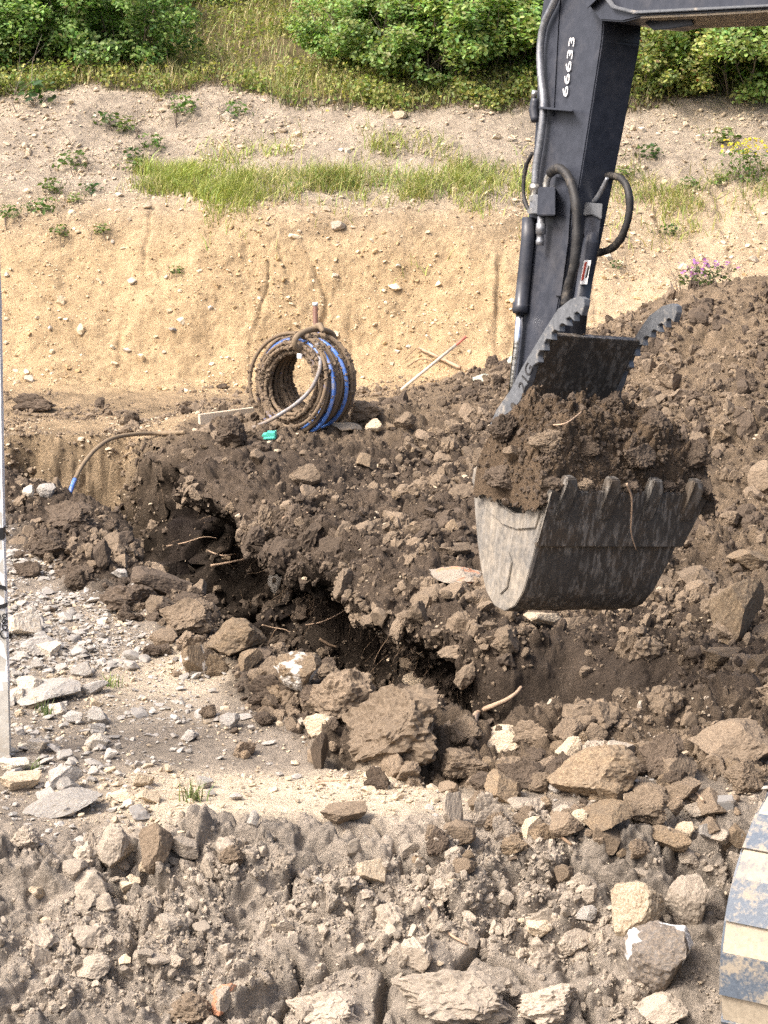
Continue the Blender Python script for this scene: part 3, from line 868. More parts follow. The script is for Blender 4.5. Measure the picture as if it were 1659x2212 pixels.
rubble("grey_gravel", lf * (0.10 + sstep(-0.6, -1.3, T['X'])) * (1 - 0.7 * T['path']) * patchy * (T['Y'] < 14.5), 9000, 0.006, 0.055, 2.0, S_ROCKS, M_GREY_S, "grey gravel on the trampled ground by the post", "gravel", (0.25, 0.6), 0.2, 0.4)
rubble("pale_gravel", (lf * (T['Y'] < 17) * (0.5 + 0.5 * T['path']) + 0.05 * T['fore'] + 0.08 * dk) * patchy2, 9000, 0.005, 0.030, 2.2, S_ROCKS, M_LIME_S, "pale gravel strewn over track and spoil", "gravel", (0.35, 0.7), 0.25, 0.5)
bk = T['bank'] * (1 - T['veg'])
rubble("bank_grit", bk * patchy ** 1.5, 5000, 0.007, 0.045, 2.4, S_ROCKS, M_BANKSTONE_S, "cream grit and stone chips in the cut bank", "grit", (0.4, 0.8), 0.35, 0.6)
rubble("scree_grit", bk * T['scree'] * patchy2, 7000, 0.008, 0.055, 2.4, S_ROCKS, M_LIME_S, "pale stone chips on the scree", "grit", (0.35, 0.7), 0.35, 0.6)
rubble("dirt_crumbs", lf * (T['Y'] > 13.5) * patchy2 ** 2, 3500, 0.008, 0.06, 2.2, S_CLODS, M_CLOD_BROWN_S, "crumbs of soil strewn on the tan ground before the bank", "soil", (0.4, 0.8), 0.3, 0.8)
rubble("bank_crumbs", T['bank'] * (1 - T['scree']) * patchy2, 3500, 0.006, 0.04, 2.6, S_CLODS, M_CRUMB_S, "tan soil crumbs on the cut bank", "soil", (0.4, 0.8), 0.4, 0.8)

# ------------------------------------------------------------------ building tools for made things
def tube_mesh(name, pts, rad, seg=8, closed=False, sub=1, cap=True):
    """A round bar along points; rad a number or one per point; sub smooths the path."""
    P = np.array([tuple(p) for p in pts], float)
    R = np.full(len(P), rad) if np.isscalar(rad) else np.array(rad, float)
    if sub > 1:
        n = len(P)
        out, rr = [], []
        rngk = range(n) if closed else range(n - 1)
        for i in rngk:
            p0, p1, p2, p3 = (P[(i - 1) % n] if (closed or i > 0) else P[0]), P[i], P[(i + 1) % n], (P[(i + 2) % n] if (closed or i + 2 < n) else P[-1])
            for k in range(sub):
                t = k / sub
                out.append(0.5 * ((2 * p1) + (-p0 + p2) * t + (2 * p0 - 5 * p1 + 4 * p2 - p3) * t ** 2 + (-p0 + 3 * p1 - 3 * p2 + p3) * t ** 3))
                rr.append(R[i] * (1 - t) + R[(i + 1) % n] * t)
        if not closed:
            out.append(P[-1]); rr.append(R[-1])
        P, R = np.array(out), np.array(rr)
    n = len(P)
    Tn = np.gradient(P, axis=0)
    if closed:
        Tn = np.roll(P, -1, 0) - np.roll(P, 1, 0)
    Tn /= np.linalg.norm(Tn, axis=1, keepdims=True) + 1e-9
    ref = np.array([0.31, 0.17, 0.93])
    if abs(Tn[:, :] @ ref).max() > 0.97: ref = np.array([0.9, -0.3, 0.1])
    V = []
    for i in range(n):
        a = np.cross(Tn[i], ref); a /= np.linalg.norm(a) + 1e-9
        b = np.cross(Tn[i], a)
        for k in range(seg):
            th = 2 * math.pi * k / seg
            V.append(P[i] + R[i] * (math.cos(th) * a + math.sin(th) * b))
    F = []
    for i in range(n if closed else n - 1):
        j = (i + 1) % n
        for k in range(seg):
            F.append((i * seg + k, i * seg + (k + 1) % seg, j * seg + (k + 1) % seg, j * seg + k))
    if cap and not closed:
        for base in (0, (n - 1) * seg):
            c = len(V); V.append(np.mean(V[base:base + seg], axis=0))
            for k in range(0, seg):
                F.append((base + k, base + (k + 1) % seg, c, c))
    me = bpy.data.meshes.new(name)
    me.from_pydata([tuple(v) for v in V], [], [tuple(dict.fromkeys(f)) for f in F])
    bm = bmesh.new(); bm.from_mesh(me)
    bmesh.ops.recalc_face_normals(bm, faces=bm.faces[:])
    for f in bm.faces: f.smooth = len(f.verts) == 4
    bm.to_mesh(me); bm.free()
    return me

def prism_mesh(name, A, B, bevel=0.0):
    """Solid between polygon A and the matching polygon B."""
    bm = bmesh.new()
    va = [bm.verts.new(p) for p in A]
    vb = [bm.verts.new(p) for p in B]
    n = len(A)
    bm.faces.new(va); bm.faces.new(vb[::-1])
    for i in range(n):
        bm.faces.new((va[i], vb[i], vb[(i + 1) % n], va[(i + 1) % n]))
    bmesh.ops.recalc_face_normals(bm, faces=bm.faces[:])
    if bevel:
        bmesh.ops.bevel(bm, geom=bm.edges[:], offset=bevel, segments=2, affect='EDGES', clamp_overlap=True)
    me = bpy.data.meshes.new(name)
    bm.to_mesh(me); bm.free()
    return me

def frame_matrix(origin, right, up):
    right = right.normalized(); nrm = right.cross(up).normalized(); up = nrm.cross(right)
    m = Matrix((right, up, nrm)).transposed().to_4x4()
    m.translation = origin
    return m

def mat_paint(name, col, rough, metal=0.0, dust=None, dust_lo=0.55, dust_hi=0.7, scale=6.0, streak=None, worn=None, spec=0.5, dust_amt=0.8):
    """Painted or bare metal, rubber, plastic with dust patches and scratches."""
    m, t, b = nodes_of(name)
    co = N(t, 'ShaderNodeTexCoord').outputs['Object']
    n1 = noise_node(t, scale, 6, 0.65, co)
    n2 = noise_node(t, scale * 7, 5, 0.65, co)
    c = mixc(t, mapr(t, n2, 0.3, 0.7, 0.0, 1.0), tuple(x * 0.8 for x in col), tuple(min(1, x * 1.2) for x in col))
    r = mapr(t, n2, 0.3, 0.7, rough - 0.07, rough + 0.1)
    if streak:
        mp = N(t, 'ShaderNodeMapping')
        mp.inputs['Scale'].default_value = (9, 9, 1.2); mp.inputs['Rotation'].default_value = (0.0, 0.45, 0.3)
        t.links.new(co, mp.inputs['Vector'])
        n3 = noise_node(t, 5, 5, 0.7, mp.outputs[0])
        c = mixc(t, math_n(t, 'MULTIPLY', mapr(t, n3, 0.50, 0.58, 0, 1), mapr(t, n1, 0.36, 0.56, 0.1, 1.0)), c, streak)
    if dust:
        mask = mapr(t, math_n(t, 'ADD', math_n(t, 'MULTIPLY', n1, 0.65), math_n(t, 'MULTIPLY', n2, 0.35)), dust_lo, dust_hi, 0, dust_amt)
        c = mixc(t, mask, c, dust)
        r = math_n(t, 'MAXIMUM', r, mask)
    t.links.new(c, b.inputs['Base Color'])
    t.links.new(r, b.inputs['Roughness'])
    b.inputs['Metallic'].default_value = metal
    b.inputs['Specular IOR Level'].default_value = spec
    bump(t, b, n2, 0.25, 0.004)
    return m

M_BLACK = mat_paint("black_paint", (0.043, 0.048, 0.063), 0.36, 0.0, (0.13, 0.115, 0.10), 0.50, 0.75, 3.0, dust_amt=0.35)
M_HOSE = mat_paint("black_rubber", (0.022, 0.021, 0.021), 0.6, 0.0, (0.14, 0.12, 0.095), 0.52, 0.66, 14)
M_PIPE_STEEL = mat_paint("grey_line", (0.30, 0.31, 0.33), 0.38, 0.6, (0.32, 0.28, 0.22), 0.56, 0.7, 9)
M_CHROME = mat_paint("chrome_rod", (0.78, 0.8, 0.84), 0.12, 1.0)
M_STEEL_DARK = mat_paint("dark_worn_steel", (0.088, 0.082, 0.075), 0.5, 0.3, (0.12, 0.09, 0.062), 0.47, 0.60, 5, (0.36, 0.34, 0.31))
M_STEEL_PALE = mat_paint("dusty_side_steel", (0.22, 0.21, 0.195), 0.5, 0.35, (0.44, 0.38, 0.30), 0.40, 0.62, 6, (0.42, 0.40, 0.37))
M_STEEL_THUMB = mat_paint("grey_thumb_steel", (0.17, 0.18, 0.195), 0.5, 0.3, (0.46, 0.41, 0.34), 0.56, 0.66, 6)
M_RUBBER = mat_paint("dusty_track_rubber", (0.11, 0.135, 0.17), 0.45, 0.0, (0.40, 0.335, 0.245), 0.48, 0.58, 13, None, None, 0.35)
M_MUD_BOOMTAN = mat_paint("dry_mud_and_boom_tan", (0.46, 0.39, 0.29), 0.85, 0.0, (0.16, 0.17, 0.19), 0.52, 0.62, 9)
M_WHITEPAINT = mat_paint("white_stencil", (0.8, 0.8, 0.8), 0.5)
M_DECALRED = mat_paint("decal_red", (0.45, 0.06, 0.03), 0.5)
M_ENGRAVE = mat_paint("engraved_shadow", (0.03, 0.03, 0.032), 0.8)
M_BRASS = mat_paint("zinc_fitting", (0.62, 0.60, 0.55), 0.3, 0.8)

# ------------------------------------------------------------------ excavator
WV = Vector((0.86, 0.50, -0.115)).normalized()        # across the bucket, from its near-left cheek to its far-right cheek
NV = Vector((0.50, -0.86, 0.0)).normalized()          # towards the machine
A0 = at(1090, 1200, 8.95)

def side(px, py, off):
    return on_plane(px, py, A0 + WV * off, WV)

EXC = empty("excavator", at(1720, 2150, 6.6), "black excavator with stencilled number, raised bucket of soil and muddy rubber track", "excavator")
EXI = Matrix.Translation(-EXC.location)

def part(name, me, m, parent=None, label=None):
    """A part of the excavator, built in world coordinates."""
    o = obj(name, me, m, parent or EXC, label)
    if parent is None:
        o.matrix_parent_inverse = EXI
    else:
        o.matrix_parent_inverse = Matrix.Identity(4)
    return o

# bucket: cheek outline (picture points on the cheek plane), shell and lip
CURVE = [(1026, 1012), (1022, 1050), (1026, 1110), (1031, 1170), (1038, 1225), (1050, 1278), (1067, 1308), (1090, 1320), (1112, 1309), (1130, 1278), (1148, 1215), (1166, 1145), (1186, 1066)]
TOPL = [(1160, 1092), (1132, 1108), (1108, 1108), (1086, 1092), (1066, 1060), (1046, 1022), (1034, 1004)]
WB_TOP, WB_BOT = 0.80, 0.66
def bw_of(py): return WB_TOP + (WB_BOT - WB_TOP) * min(1, max(0, (py - 1030) / 290))
def cheek(pts, off=0.0, right=False, thick=0.0):
    out = []
    for x, y in pts:
        p = side(x, y, 0.0)
        tap = (WB_TOP - bw_of(y)) * 0.5 * 0
        out.append(p + WV * ((bw_of(y) if right else 0.0) + off))
    return out
BUCKET = part("bucket", prism_mesh("bucket", cheek(CURVE + TOPL), cheek(CURVE + TOPL, 0.022), 0.003), M_STEEL_PALE, None, "scraped pale side cheek and dark belly of the bucket")
part("bucket_cheek", prism_mesh("bucket_cheek", cheek(CURVE + TOPL, 0.0, True), cheek(CURVE + TOPL, -0.022, True), 0.003), M_STEEL_DARK, BUCKET)
def shell(name, curve, inset, thick):
    a = cheek(curve, inset); b = cheek(curve, -inset, True)
    cen = sum(a, Vector()) / len(a)
    bm = bmesh.new()
    NS = 24
    rowsO, rowsI = [], []
    for i, (p, q) in enumerate(zip(a, b)):
        t0, t1 = curve[max(0, i - 1)], curve[min(len(curve) - 1, i + 1)]
        tv = (side(*t1, 0) - side(*t0, 0)).normalized()
        nv = tv.cross(WV).normalized()
        if nv.dot(p - (cen + Vector((0, 0, 0.25)))) < 0: nv = -nv
        ro, ri = [], []
        for k in range(NS + 1):
            s = k / NS
            c = p.lerp(q, s)
            w = 0.0025 * math.sin(s * 17 + i) + 0.002 * math.sin(s * 41 + 2.3 * i)
            ro.append(bm.verts.new(c + nv * w)); ri.append(bm.verts.new(c - nv * thick))
        rowsO.append(ro); rowsI.append(ri)
    for i in range(len(a) - 1):
        for k in range(NS):
            bm.faces.new((rowsO[i][k], rowsO[i][k + 1], rowsO[i + 1][k + 1], rowsO[i + 1][k])).smooth = True
            bm.faces.new((rowsI[i][k], rowsI[i + 1][k], rowsI[i + 1][k + 1], rowsI[i][k + 1])).smooth = True
    for k in range(NS):
        for e in (0, len(a) - 1):
            bm.faces.new((rowsO[e][k], rowsO[e][k + 1], rowsI[e][k + 1], rowsI[e][k]))
    bmesh.ops.recalc_face_normals(bm, faces=bm.faces[:])
    me = bpy.data.meshes.new(name); bm.to_mesh(me); bm.free()
    return me
part("bucket_shell", shell("bucket_shell", CURVE, 0.004, 0.02), M_STEEL_DARK, BUCKET)
# cutting edge: a second plate proud of the shell above the seam
lip_lo, lip_hi = side(1158, 1176, 0), side(1189, 1056, 0)
e_up = (lip_hi - lip_lo).normalized()
e_out = e_up.cross(WV).normalized()
if e_out.y > 0: e_out = -e_out
wl, wh = WV * (bw_of(1165) + 0.012), WV * (WB_TOP + 0.012)
part("cutting_edge", prism_mesh("cutting_edge", [lip_lo - WV * 0.012, lip_lo + wl, lip_hi + wh, lip_hi - WV * 0.012],
     [v + e_out * 0.024 for v in (lip_lo - WV * 0.012, lip_lo + wl, lip_hi + wh, lip_hi - WV * 0.012)], 0.004), M_STEEL_DARK, BUCKET)
# bright worn edge strip of the cheek
part("worn_edge", prism_mesh("worn_edge", [side(1150, 1168, 0), side(1160, 1166, 0), side(1190, 1058, 0), side(1182, 1058, 0)],
     [p - WV * 0.012 + e_out * 0.027 for p in (side(1150, 1168, 0), side(1160, 1166, 0), side(1190, 1058, 0), side(1182, 1058, 0))], 0.002), M_STEEL_PALE, BUCKET)
for s in (0.085, 0.36, 0.635, 0.90):
    c = lip_hi + WV * (WB_TOP * s) + e_out * 0.024
    q = []
    for (u, v, th) in ((-0.032, -0.125, 0.004), (0.032, -0.125, 0.004), (0.031, 0.020, 0.030), (0.024, 0.062, 0.012), (-0.024, 0.062, 0.012), (-0.031, 0.020, 0.030)):
        q.append((c + WV * u + e_up * v, th))
    part("tooth", prism_mesh("tooth", [p - e_out * 0.03 if v > -1 else p for (p, th), v in zip(q, range(6))], [p + e_out * th for p, th in q], 0.005), M_STEEL_DARK, BUCKET)
# cheek upper lining: second worn plate with an upper edge
LIN = [(1024, 1040), (1028, 1012), (1036, 1006), (1064, 1062), (1085, 1094), (1108, 1110), (1132, 1110), (1160, 1094), (1172, 1102), (1160, 1140), (1120, 1143), (1090, 1132), (1060, 1105)]
part("cheek_liner", prism_mesh("cheek_liner", cheek(LIN, -0.012), cheek(LIN, -0.001), 0.002), M_STEEL_PALE, BUCKET)
GUS = [(1080, 1240), (1100, 1190), (1108, 1215), (1098, 1270), (1082, 1285)]
part("wear_bar", prism_mesh("wear_bar", cheek(GUS, -0.008), cheek(GUS, -0.001), 0.003), M_STEEL_PALE, BUCKET)

EARS = [(1030, 1014), (1058, 1052), (1128, 945), (1136, 915), (1092, 912)]
for off in (0.265, 0.485):
    part("bucket_ear", prism_mesh("bucket_ear", [side(x, y, off) for x, y in EARS], [side(x, y, off + 0.022) for x, y in EARS], 0.003), M_STEEL_DARK, BUCKET)

# thumb: two serrated rails joined by a plate
RAIL = [(1056, 922), (1072, 885), (1102, 842), (1128, 792), (1158, 742), (1182, 702), (1204, 668), (1232, 646), (1252, 640), (1262, 646), (1262, 660), (1256, 682)]
SAW = [(1247, 673), (1240, 676), (1240, 694), (1231, 684), (1222, 688), (1226, 704), (1214, 698), (1208, 704), (1208, 716), (1197, 712), (1191, 720), (1192, 734), (1180, 732), (1175, 742), (1176, 757), (1165, 757), (1161, 768), (1163, 782), (1151, 790)]
TAIL = [(1142, 822), (1122, 868), (1108, 884), (1080, 905)]
TH_W = 0.51
def rail(off):
    pts = [side(x, y, 0.165) for x, y in RAIL + SAW + TAIL]
    return [p + WV * off for p in pts], [p + WV * (off + 0.03) for p in pts]
THUMB = part("thumb", prism_mesh("thumb", *rail(0.0), 0.002), M_STEEL_THUMB, None, "grey serrated thumb rails with dried mud on their tips")
part("serrated_rail", prism_mesh("serrated_rail", *rail(TH_W - 0.03), 0.002), M_STEEL_THUMB, THUMB)
pl = [side(x, y, 0.165) for x, y in ((1176, 716), (1186, 724), (1104, 900), (1086, 905))]
part("thumb_plate", prism_mesh("thumb_plate", [p + WV * 0.03 for p in pl], [p + WV * (TH_W - 0.03) for p in pl], 0.003), M_STEEL_DARK, THUMB)
for px, py in ((1108, 876),):
    c = side(px, py, 0.163)
    part("pin_hole", tube_mesh("pin_hole", [c, c - WV * 0.004], 0.013, 14), M_HOSE, THUMB)
tm = text_mesh("engraved_mark", "21G", 0.075, 0.0015)
tm.transform(frame_matrix(side(1136, 815, 0.163), (side(1150, 775, 0.165) - side(1122, 850, 0.165)), -NV))
part("engraved_mark", tm, M_ENGRAVE, THUMB)
for k, (dx, dy) in enumerate(((0.20, -0.03), (0.13, 0.05))):
    c = pl[0] + WV * dx + (pl[2] - pl[0]) * 0.12
    part("bolt_hole", tube_mesh("bolt_hole", [c - NV * 0.0, c + NV * 0.016], 0.010, 10), M_HOSE, THUMB)

# arm (stick)
ARM_L = [(1186, -90), (1166, 50), (1160, 180), (1154, 300), (1146, 400), (1138, 500), (1130, 600), (1118, 720), (1108, 840), (1090, 930)]
ARM_R = [(1140, 930), (1172, 830), (1190, 740), (1206, 655), (1224, 560), (1248, 420), (1274, 255), (1300, 85), (1312, -90)]
AO = 0.30
armA = [side(x, y, AO) for x, y in ARM_L + ARM_R]
armW = lambda y: float(np.interp(y, [-90, 100, 500, 930], [0.205, 0.20, 0.165, 0.15]))
armB = [p + WV * armW(y) for p, (x, y) in zip(armA, ARM_L + ARM_R)]
ARM = part("arm", prism_mesh("arm", armA, armB, 0.006), M_BLACK)
# raised reinforcing plate on the near cheek of the arm
PLT = [(1172, 250), (1196, 250), (1206, 60), (1214, -60), (1198, -60), (1182, 60)]
part("cheek_plate", prism_mesh("cheek_plate", [side(x, y, AO - 0.006) for x, y in PLT], [side(x, y, AO + 0.002) for x, y in PLT], 0.002), M_BLACK, ARM)
PLT2 = [(1196, 470), (1200, 380), (1236, 400), (1228, 520), (1212, 640), (1200, 640), (1216, 500)]
part("cheek_plate", prism_mesh("cheek_plate", [side(x, y, AO - 0.010) for x, y in PLT2], [side(x, y, AO + 0.002) for x, y in PLT2], 0.003), M_BLACK, ARM)
num = text_mesh("stencilled_number", "66633", 0.062, 0.0008)
xs = np.array([v.co.x for v in num.vertices]); sc_x = 0.248 / (xs.max() - xs.min())
num.transform(Matrix.Diagonal((sc_x, 0.92, 1, 1)))
num.transform(frame_matrix(side(1228.5, 144, AO - 0.0085), side(1235.5, 90, AO) - side(1221.5, 198, AO), -NV))
part("stencilled_number", num, M_WHITEPAINT, ARM, "white stencilled number 66633 on the arm")
S = lambda pts, off: [side(x, y, off) for x, y in pts]
part("steel_line", tube_mesh("steel_line", S([(1214, -40), (1196, 8), (1176, 50), (1167, 100), (1168, 160), (1174, 215), (1172, 260), (1166, 310), (1158, 360), (1155, 400)], AO - 0.035), 0.0165, 12, sub=4), M_PIPE_STEEL, ARM)
part("line_fitting", tube_mesh("line_fitting", S([(1155, 398), (1154, 412), (1154, 412.5), (1153, 428)], AO - 0.035), [0.021, 0.021, 0.017, 0.017], 12), M_BRASS, ARM)
part("bolt", tube_mesh("bolt", S([(1156, 196), (1152, 210)], AO - 0.03), 0.013, 10), M_BRASS, ARM)
part("hinge_block", tube_mesh("hinge_block", S([(1156, 212), (1153, 235), (1156, 262)], AO - 0.03), [0.016, 0.022, 0.018], 12, sub=3), M_BLACK, ARM)
part("line_clamp", prism_mesh("line_clamp", S([(1164, 230), (1236, 236), (1236, 241), (1164, 235)], AO - 0.062), S([(1164, 230), (1236, 236), (1236, 241), (1164, 235)], AO - 0.005), 0.002), M_BLACK, ARM)
BLK = [(1162, 404), (1200, 404), (1200, 466), (1160, 466)]
part("valve_block", prism_mesh("valve_block", S(BLK, AO - 0.075), S(BLK, AO - 0.012), 0.005), M_BLACK, ARM)
BLK2 = [(1146, 420), (1166, 420), (1164, 462), (1142, 462)]
part("port_block", prism_mesh("port_block", S(BLK2, AO - 0.05), S(BLK2, AO - 0.012), 0.004), M_PIPE_STEEL, ARM)
for c in ((1148, 428), (1144, 456)):
    part("plug", tube_mesh("plug", S([c], AO - 0.055) + S([c], AO - 0.035), 0.012, 8), M_BRASS, ARM)
part("coupler", tube_mesh("coupler", S([(1170, 468), (1169, 482), (1169, 483), (1168, 505), (1167, 506), (1167, 518), (1167, 519), (1166, 530)], AO - 0.045), [0.018, 0.018, 0.022, 0.022, 0.016, 0.016, 0.019, 0.017], 12), M_PIPE_STEEL, ARM)
part("elbow", tube_mesh("elbow", S([(1179, 408), (1182, 388), (1190, 372)], AO - 0.045), 0.015, 10, sub=3), M_BRASS, ARM)
def sleeve(name, pts, off, r, m=None):
    P = tube_mesh(name, S(pts, off) if not callable(off) else [side(x, y, off(k)) for k, (x, y) in enumerate(pts)],
                  [r * (1 + 0.10 * math.sin(k * 2.1)) for k in range(len(pts))], 12, sub=5)
    V = np.array([v.co[:] for v in P.vertices])
    c = fbm(V, 38, 2, 7) * 0.0035
    for v, d in zip(P.vertices, c): v.co += v.normal * float(d)
    return part(name, P, m or M_HOSE, ARM)
sleeve("wrapped_hose", [(1188, 374), (1204, 364), (1222, 374), (1236, 405), (1244, 440), (1246, 480), (1246, 520), (1242, 560), (1235, 595), (1226, 625), (1222, 660)], AO - 0.045, 0.0205)
sleeve("looped_hose", [(1300, 383), (1318, 380), (1338, 384), (1353, 400), (1360, 430), (1358, 465), (1350, 495), (1338, 520), (1316, 540), (1288, 548)], AO + 0.14, 0.0165)
sleeve("small_hose", [(1150, 330), (1138, 355), (1132, 385), (1131, 420), (1138, 446), (1146, 456)], AO - 0.03, 0.0085)
part("grey_hose_end", tube_mesh("grey_hose_end", S([(1312, 384), (1300, 410), (1285, 432), (1268, 442)], AO + 0.085), [0.008, 0.011, 0.010, 0.004], 8, sub=4), M_PIPE_STEEL, ARM)
BRK = [(1254, 436), (1302, 440), (1300, 474), (1280, 464), (1258, 466)]
part("cover_bracket", prism_mesh("cover_bracket", S(BRK, AO + 0.045), S(BRK, AO + 0.115), 0.004), M_STEEL_THUMB, ARM)
CLV = [(1258, 462), (1300, 466), (1292, 520), (1262, 512)]
part("cylinder_clevis", prism_mesh("cylinder_clevis", S(CLV, AO + 0.06), S(CLV, AO + 0.10), 0.004), M_BLACK, ARM)
CYL = part("thumb_cylinder", tube_mesh("thumb_cylinder", S([(1280, 500), (1276, 525), (1268, 575), (1257, 645), (1257, 646), (1255, 656), (1254, 657), (1248, 720)], AO + 0.05), [0.026, 0.034, 0.034, 0.034, 0.038, 0.038, 0.034, 0.034], 18), M_BLACK)
dq = [(1262, 562), (1277, 562), (1268, 614), (1253, 614)]
def decal(pts, off, m, nm):
    part(nm, prism_mesh(nm, S(pts, off), S(pts, off + 0.01), 0.0), m, CYL)
decal(dq, AO + 0.0125, M_WHITEPAINT, "decal")
decal([(1263, 566), (1268, 566), (1260, 606), (1255, 606)], AO + 0.0115, M_DECALRED, "decal_stripe")
decal([(1270, 574), (1274, 574), (1268, 600), (1264, 600)], AO + 0.0115, M_HOSE, "decal_print")
BCY = part("bucket_cylinder", tube_mesh("bucket_cylinder", S([(1142, 470), (1140, 520), (1132, 600), (1126, 655), (1125, 656), (1124, 668), (1124, 676)], AO - 0.03), [0.028, 0.030, 0.030, 0.030, 0.037, 0.037, 0.033], 18), M_BLACK)
part("chrome_rod", tube_mesh("chrome_rod", S([(1124, 674), (1118, 740), (1108, 830), (1098, 930)], AO - 0.03), 0.0185, 16), M_CHROME, BCY)

# boom end
BO = 0.235
BOOM_S = [(1255, -10), (1296, 44), (1344, 47), (1380, 38), (1520, 32), (1660, 24), (1900, 14), (2300, 20), (2300, -330), (1800, -300), (1400, -240), (1240, -200)]
bs = S(BOOM_S, BO)
BOOM = part("boom", prism_mesh("boom", bs, [p + WV * 0.33 for p in bs], 0.006), M_BLACK)
RIM = [(1300, -10), (1322, 18), (1370, 30), (1660, 15), (1900, 5), (1900, 0), (1660, 9), (1374, 23), (1330, 12), (1310, -14)]
part("welded_rim", prism_mesh("welded_rim", S(RIM, BO - 0.022), S(RIM, BO + 0.002), 0.003), M_STEEL_THUMB, BOOM)
und = S([(1384, 37.5), (1520, 31.5), (1660, 23.5), (1900, 13.5), (2290, 19.5)], BO + 0.004)  # thin tan plate added along the boom's lower face
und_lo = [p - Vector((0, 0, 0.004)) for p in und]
part("boom_underside", prism_mesh("boom_underside", und_lo + [p + Vector((0, 0, 0.004)) for p in und[::-1]], [p + WV * 0.32 for p in und_lo + [p + Vector((0, 0, 0.004)) for p in und[::-1]]], 0.0), M_MUD_BOOMTAN, BOOM, "tan underside of the boom")
LUG = [(1380, 36), (1412, 66), (1450, 62), (1500, 54), (1490, 34)]
part("boom_lug", prism_mesh("boom_lug", S(LUG, BO + 0.08), S(LUG, BO + 0.26), 0.004), M_BLACK, BOOM)
EAR = [(1256, -20), (1268, 20), (1300, -10), (1310, -40)]
part("pivot_ear", prism_mesh("pivot_ear", S(EAR, BO - 0.03), S(EAR, BO), 0.004), M_BLACK, BOOM)

# rubber track: a long loop with pads; only its front curve is in view
FW = Vector((-0.5, -0.866, 0))
AX = Vector((0.866, -0.5, 0))
TR = 0.47
P0 = at(1543, 2105, 6.0)
TC = P0 - FW * TR
def track_pt(s, r):
    """Point on the loop at arc length s from the front, offset r outward; straight runs of 2.0 m behind the front curve."""
    q = math.pi / 2 * TR
    if abs(s) <= q:
        th = s / TR
        return TC + (FW * math.cos(th) + Vector((0, 0, 1)) * math.sin(th)) * (TR + r)
    d = abs(s) - q
    return TC - FW * d + Vector((0, 0, (TR + r) * (1 if s > 0 else -1)))
TWID = 0.42
SL = math.pi / 2 * TR + 1.6
def belt(name, s0, s1, r0, r1, a0, a1, n, bev=0.0):
    bm = bmesh.new()
    rows = []
    for i in range(n + 1):
        s = s0 + (s1 - s0) * i / n
        rows.append([bm.verts.new(track_pt(s, r) + AX * a) for r, a in ((r0, a0), (r1, a0 + bev), (r1, a1 - bev), (r0, a1))])
    for i in range(n):
        for k in range(4):
            bm.faces.new((rows[i][k], rows[i][(k + 1) % 4], rows[i + 1][(k + 1) % 4], rows[i + 1][k]))
    bm.faces.new(rows[0]); bm.faces.new(rows[-1][::-1])
    bmesh.ops.recalc_face_normals(bm, faces=bm.faces[:])
    me = bpy.data.meshes.new(name); bm.to_mesh(me); bm.free()
    return me
TRACK = part("rubber_track", belt("rubber_track", -SL, SL, -0.06, -0.03, 0.0, TWID, 60, 0.004), M_RUBBER, None, "dusty faceted rubber track with tan mud between its pads")
s = -SL + 0.05
while s < SL - 0.25:
    part("track_pad", belt("track_pad", s, s + 0.128, -0.04, 0.004, 0.003, TWID - 0.003, 1, 0.014), M_RUBBER, TRACK)
    part("mud_facet", belt("mud_facet", s + 0.129, s + 0.222, -0.04, -0.006, 0.006, TWID - 0.006, 1, 0.014), M_MUD_BOOMTAN, TRACK)
    s += 0.223
hub = TC + AX * 0.08
part("idler_wheel", tube_mesh("idler_wheel", [hub, hub + AX * (TWID - 0.16)], TR - 0.06, 32), M_STEEL_DARK, TRACK)
fr = [TC - FW * 0.3 + Vector((0, 0, z)) for z in (-0.2, 0.2)] + [TC - FW * 1.7 + Vector((0, 0, z)) for z in (0.2, -0.2)]
part("track_frame", prism_mesh("track_frame", [p + AX * 0.10 for p in fr], [p + AX * 0.32 for p in fr], 0.02), M_BLACK, TRACK)

# ------------------------------------------------------------------ soil in the bucket
def soil_load():
    """A heaped load: dome over the bucket's mouth with clods, made in the bucket's frame."""
    n = 190
    u = np.linspace(0, 1, n); v = 1 - (1 - np.linspace(0, 1, n)) ** 2.2
    U, Vv = np.meshgrid(u, v, indexing='ij')          # u across the bucket, v from back to lip
    o = np.array(side(1046, 1035, 0.0)); lip = np.array(side(1184, 1078, 0.0))
    wv = np.array(WV)
    base = o[None, None] + (lip - o)[None, None] * Vv[..., None] + wv * (U * (WB_TOP + 0.13) - 0.05)[..., None]
    edge = np.clip(np.minimum(np.minimum(U, 1 - U) / 0.20, np.minimum(Vv / 0.25, (1 - Vv) / 0.11)), 0, 1)
    dome = (edge ** 0.5) * (0.27 + 0.05 * np.sin(U * 5 + 1) + 0.15 * (1 - Vv) + 0.13 * U)
    z = base.copy()
    z[..., 2] += dome - 0.045
    P = z.reshape(-1, 3)
    nr = np.array([NV.x * 0.35, NV.y * 0.35, 0.9])
    d = 0.075 * blocks(P, 7, 3) + 0.036 * blocks(P, 17, 5) + 0.016 * blocks(P, 38, 7) + 0.045 * fbm(P, 5, 4, 44, 0.6) + 0.01 * fbm(P, 45, 2, 46, 0.6)
    P = P + nr[None] * (d * (0.45 + 0.55 * edge.ravel()))[:, None]
    idx = np.arange(n * n).reshape(n, n)
    F = np.stack([idx[:-1, :-1], idx[1:, :-1], idx[1:, 1:], idx[:-1, 1:]], -1).reshape(-1, 4)
    col = np.tile(np.array([[0.125, 0.09, 0.06]]), (n * n, 1)) * (1 + 0.35 * fbm(P, 8, 3, 48))[:, None]
    return mesh_np("soil_load", P, F, True, col), P
sl, SLP = soil_load()
SOIL = obj("soil_load", sl, M_GROUND, None, "heap of dark clumpy soil filling the raised bucket", "soil")
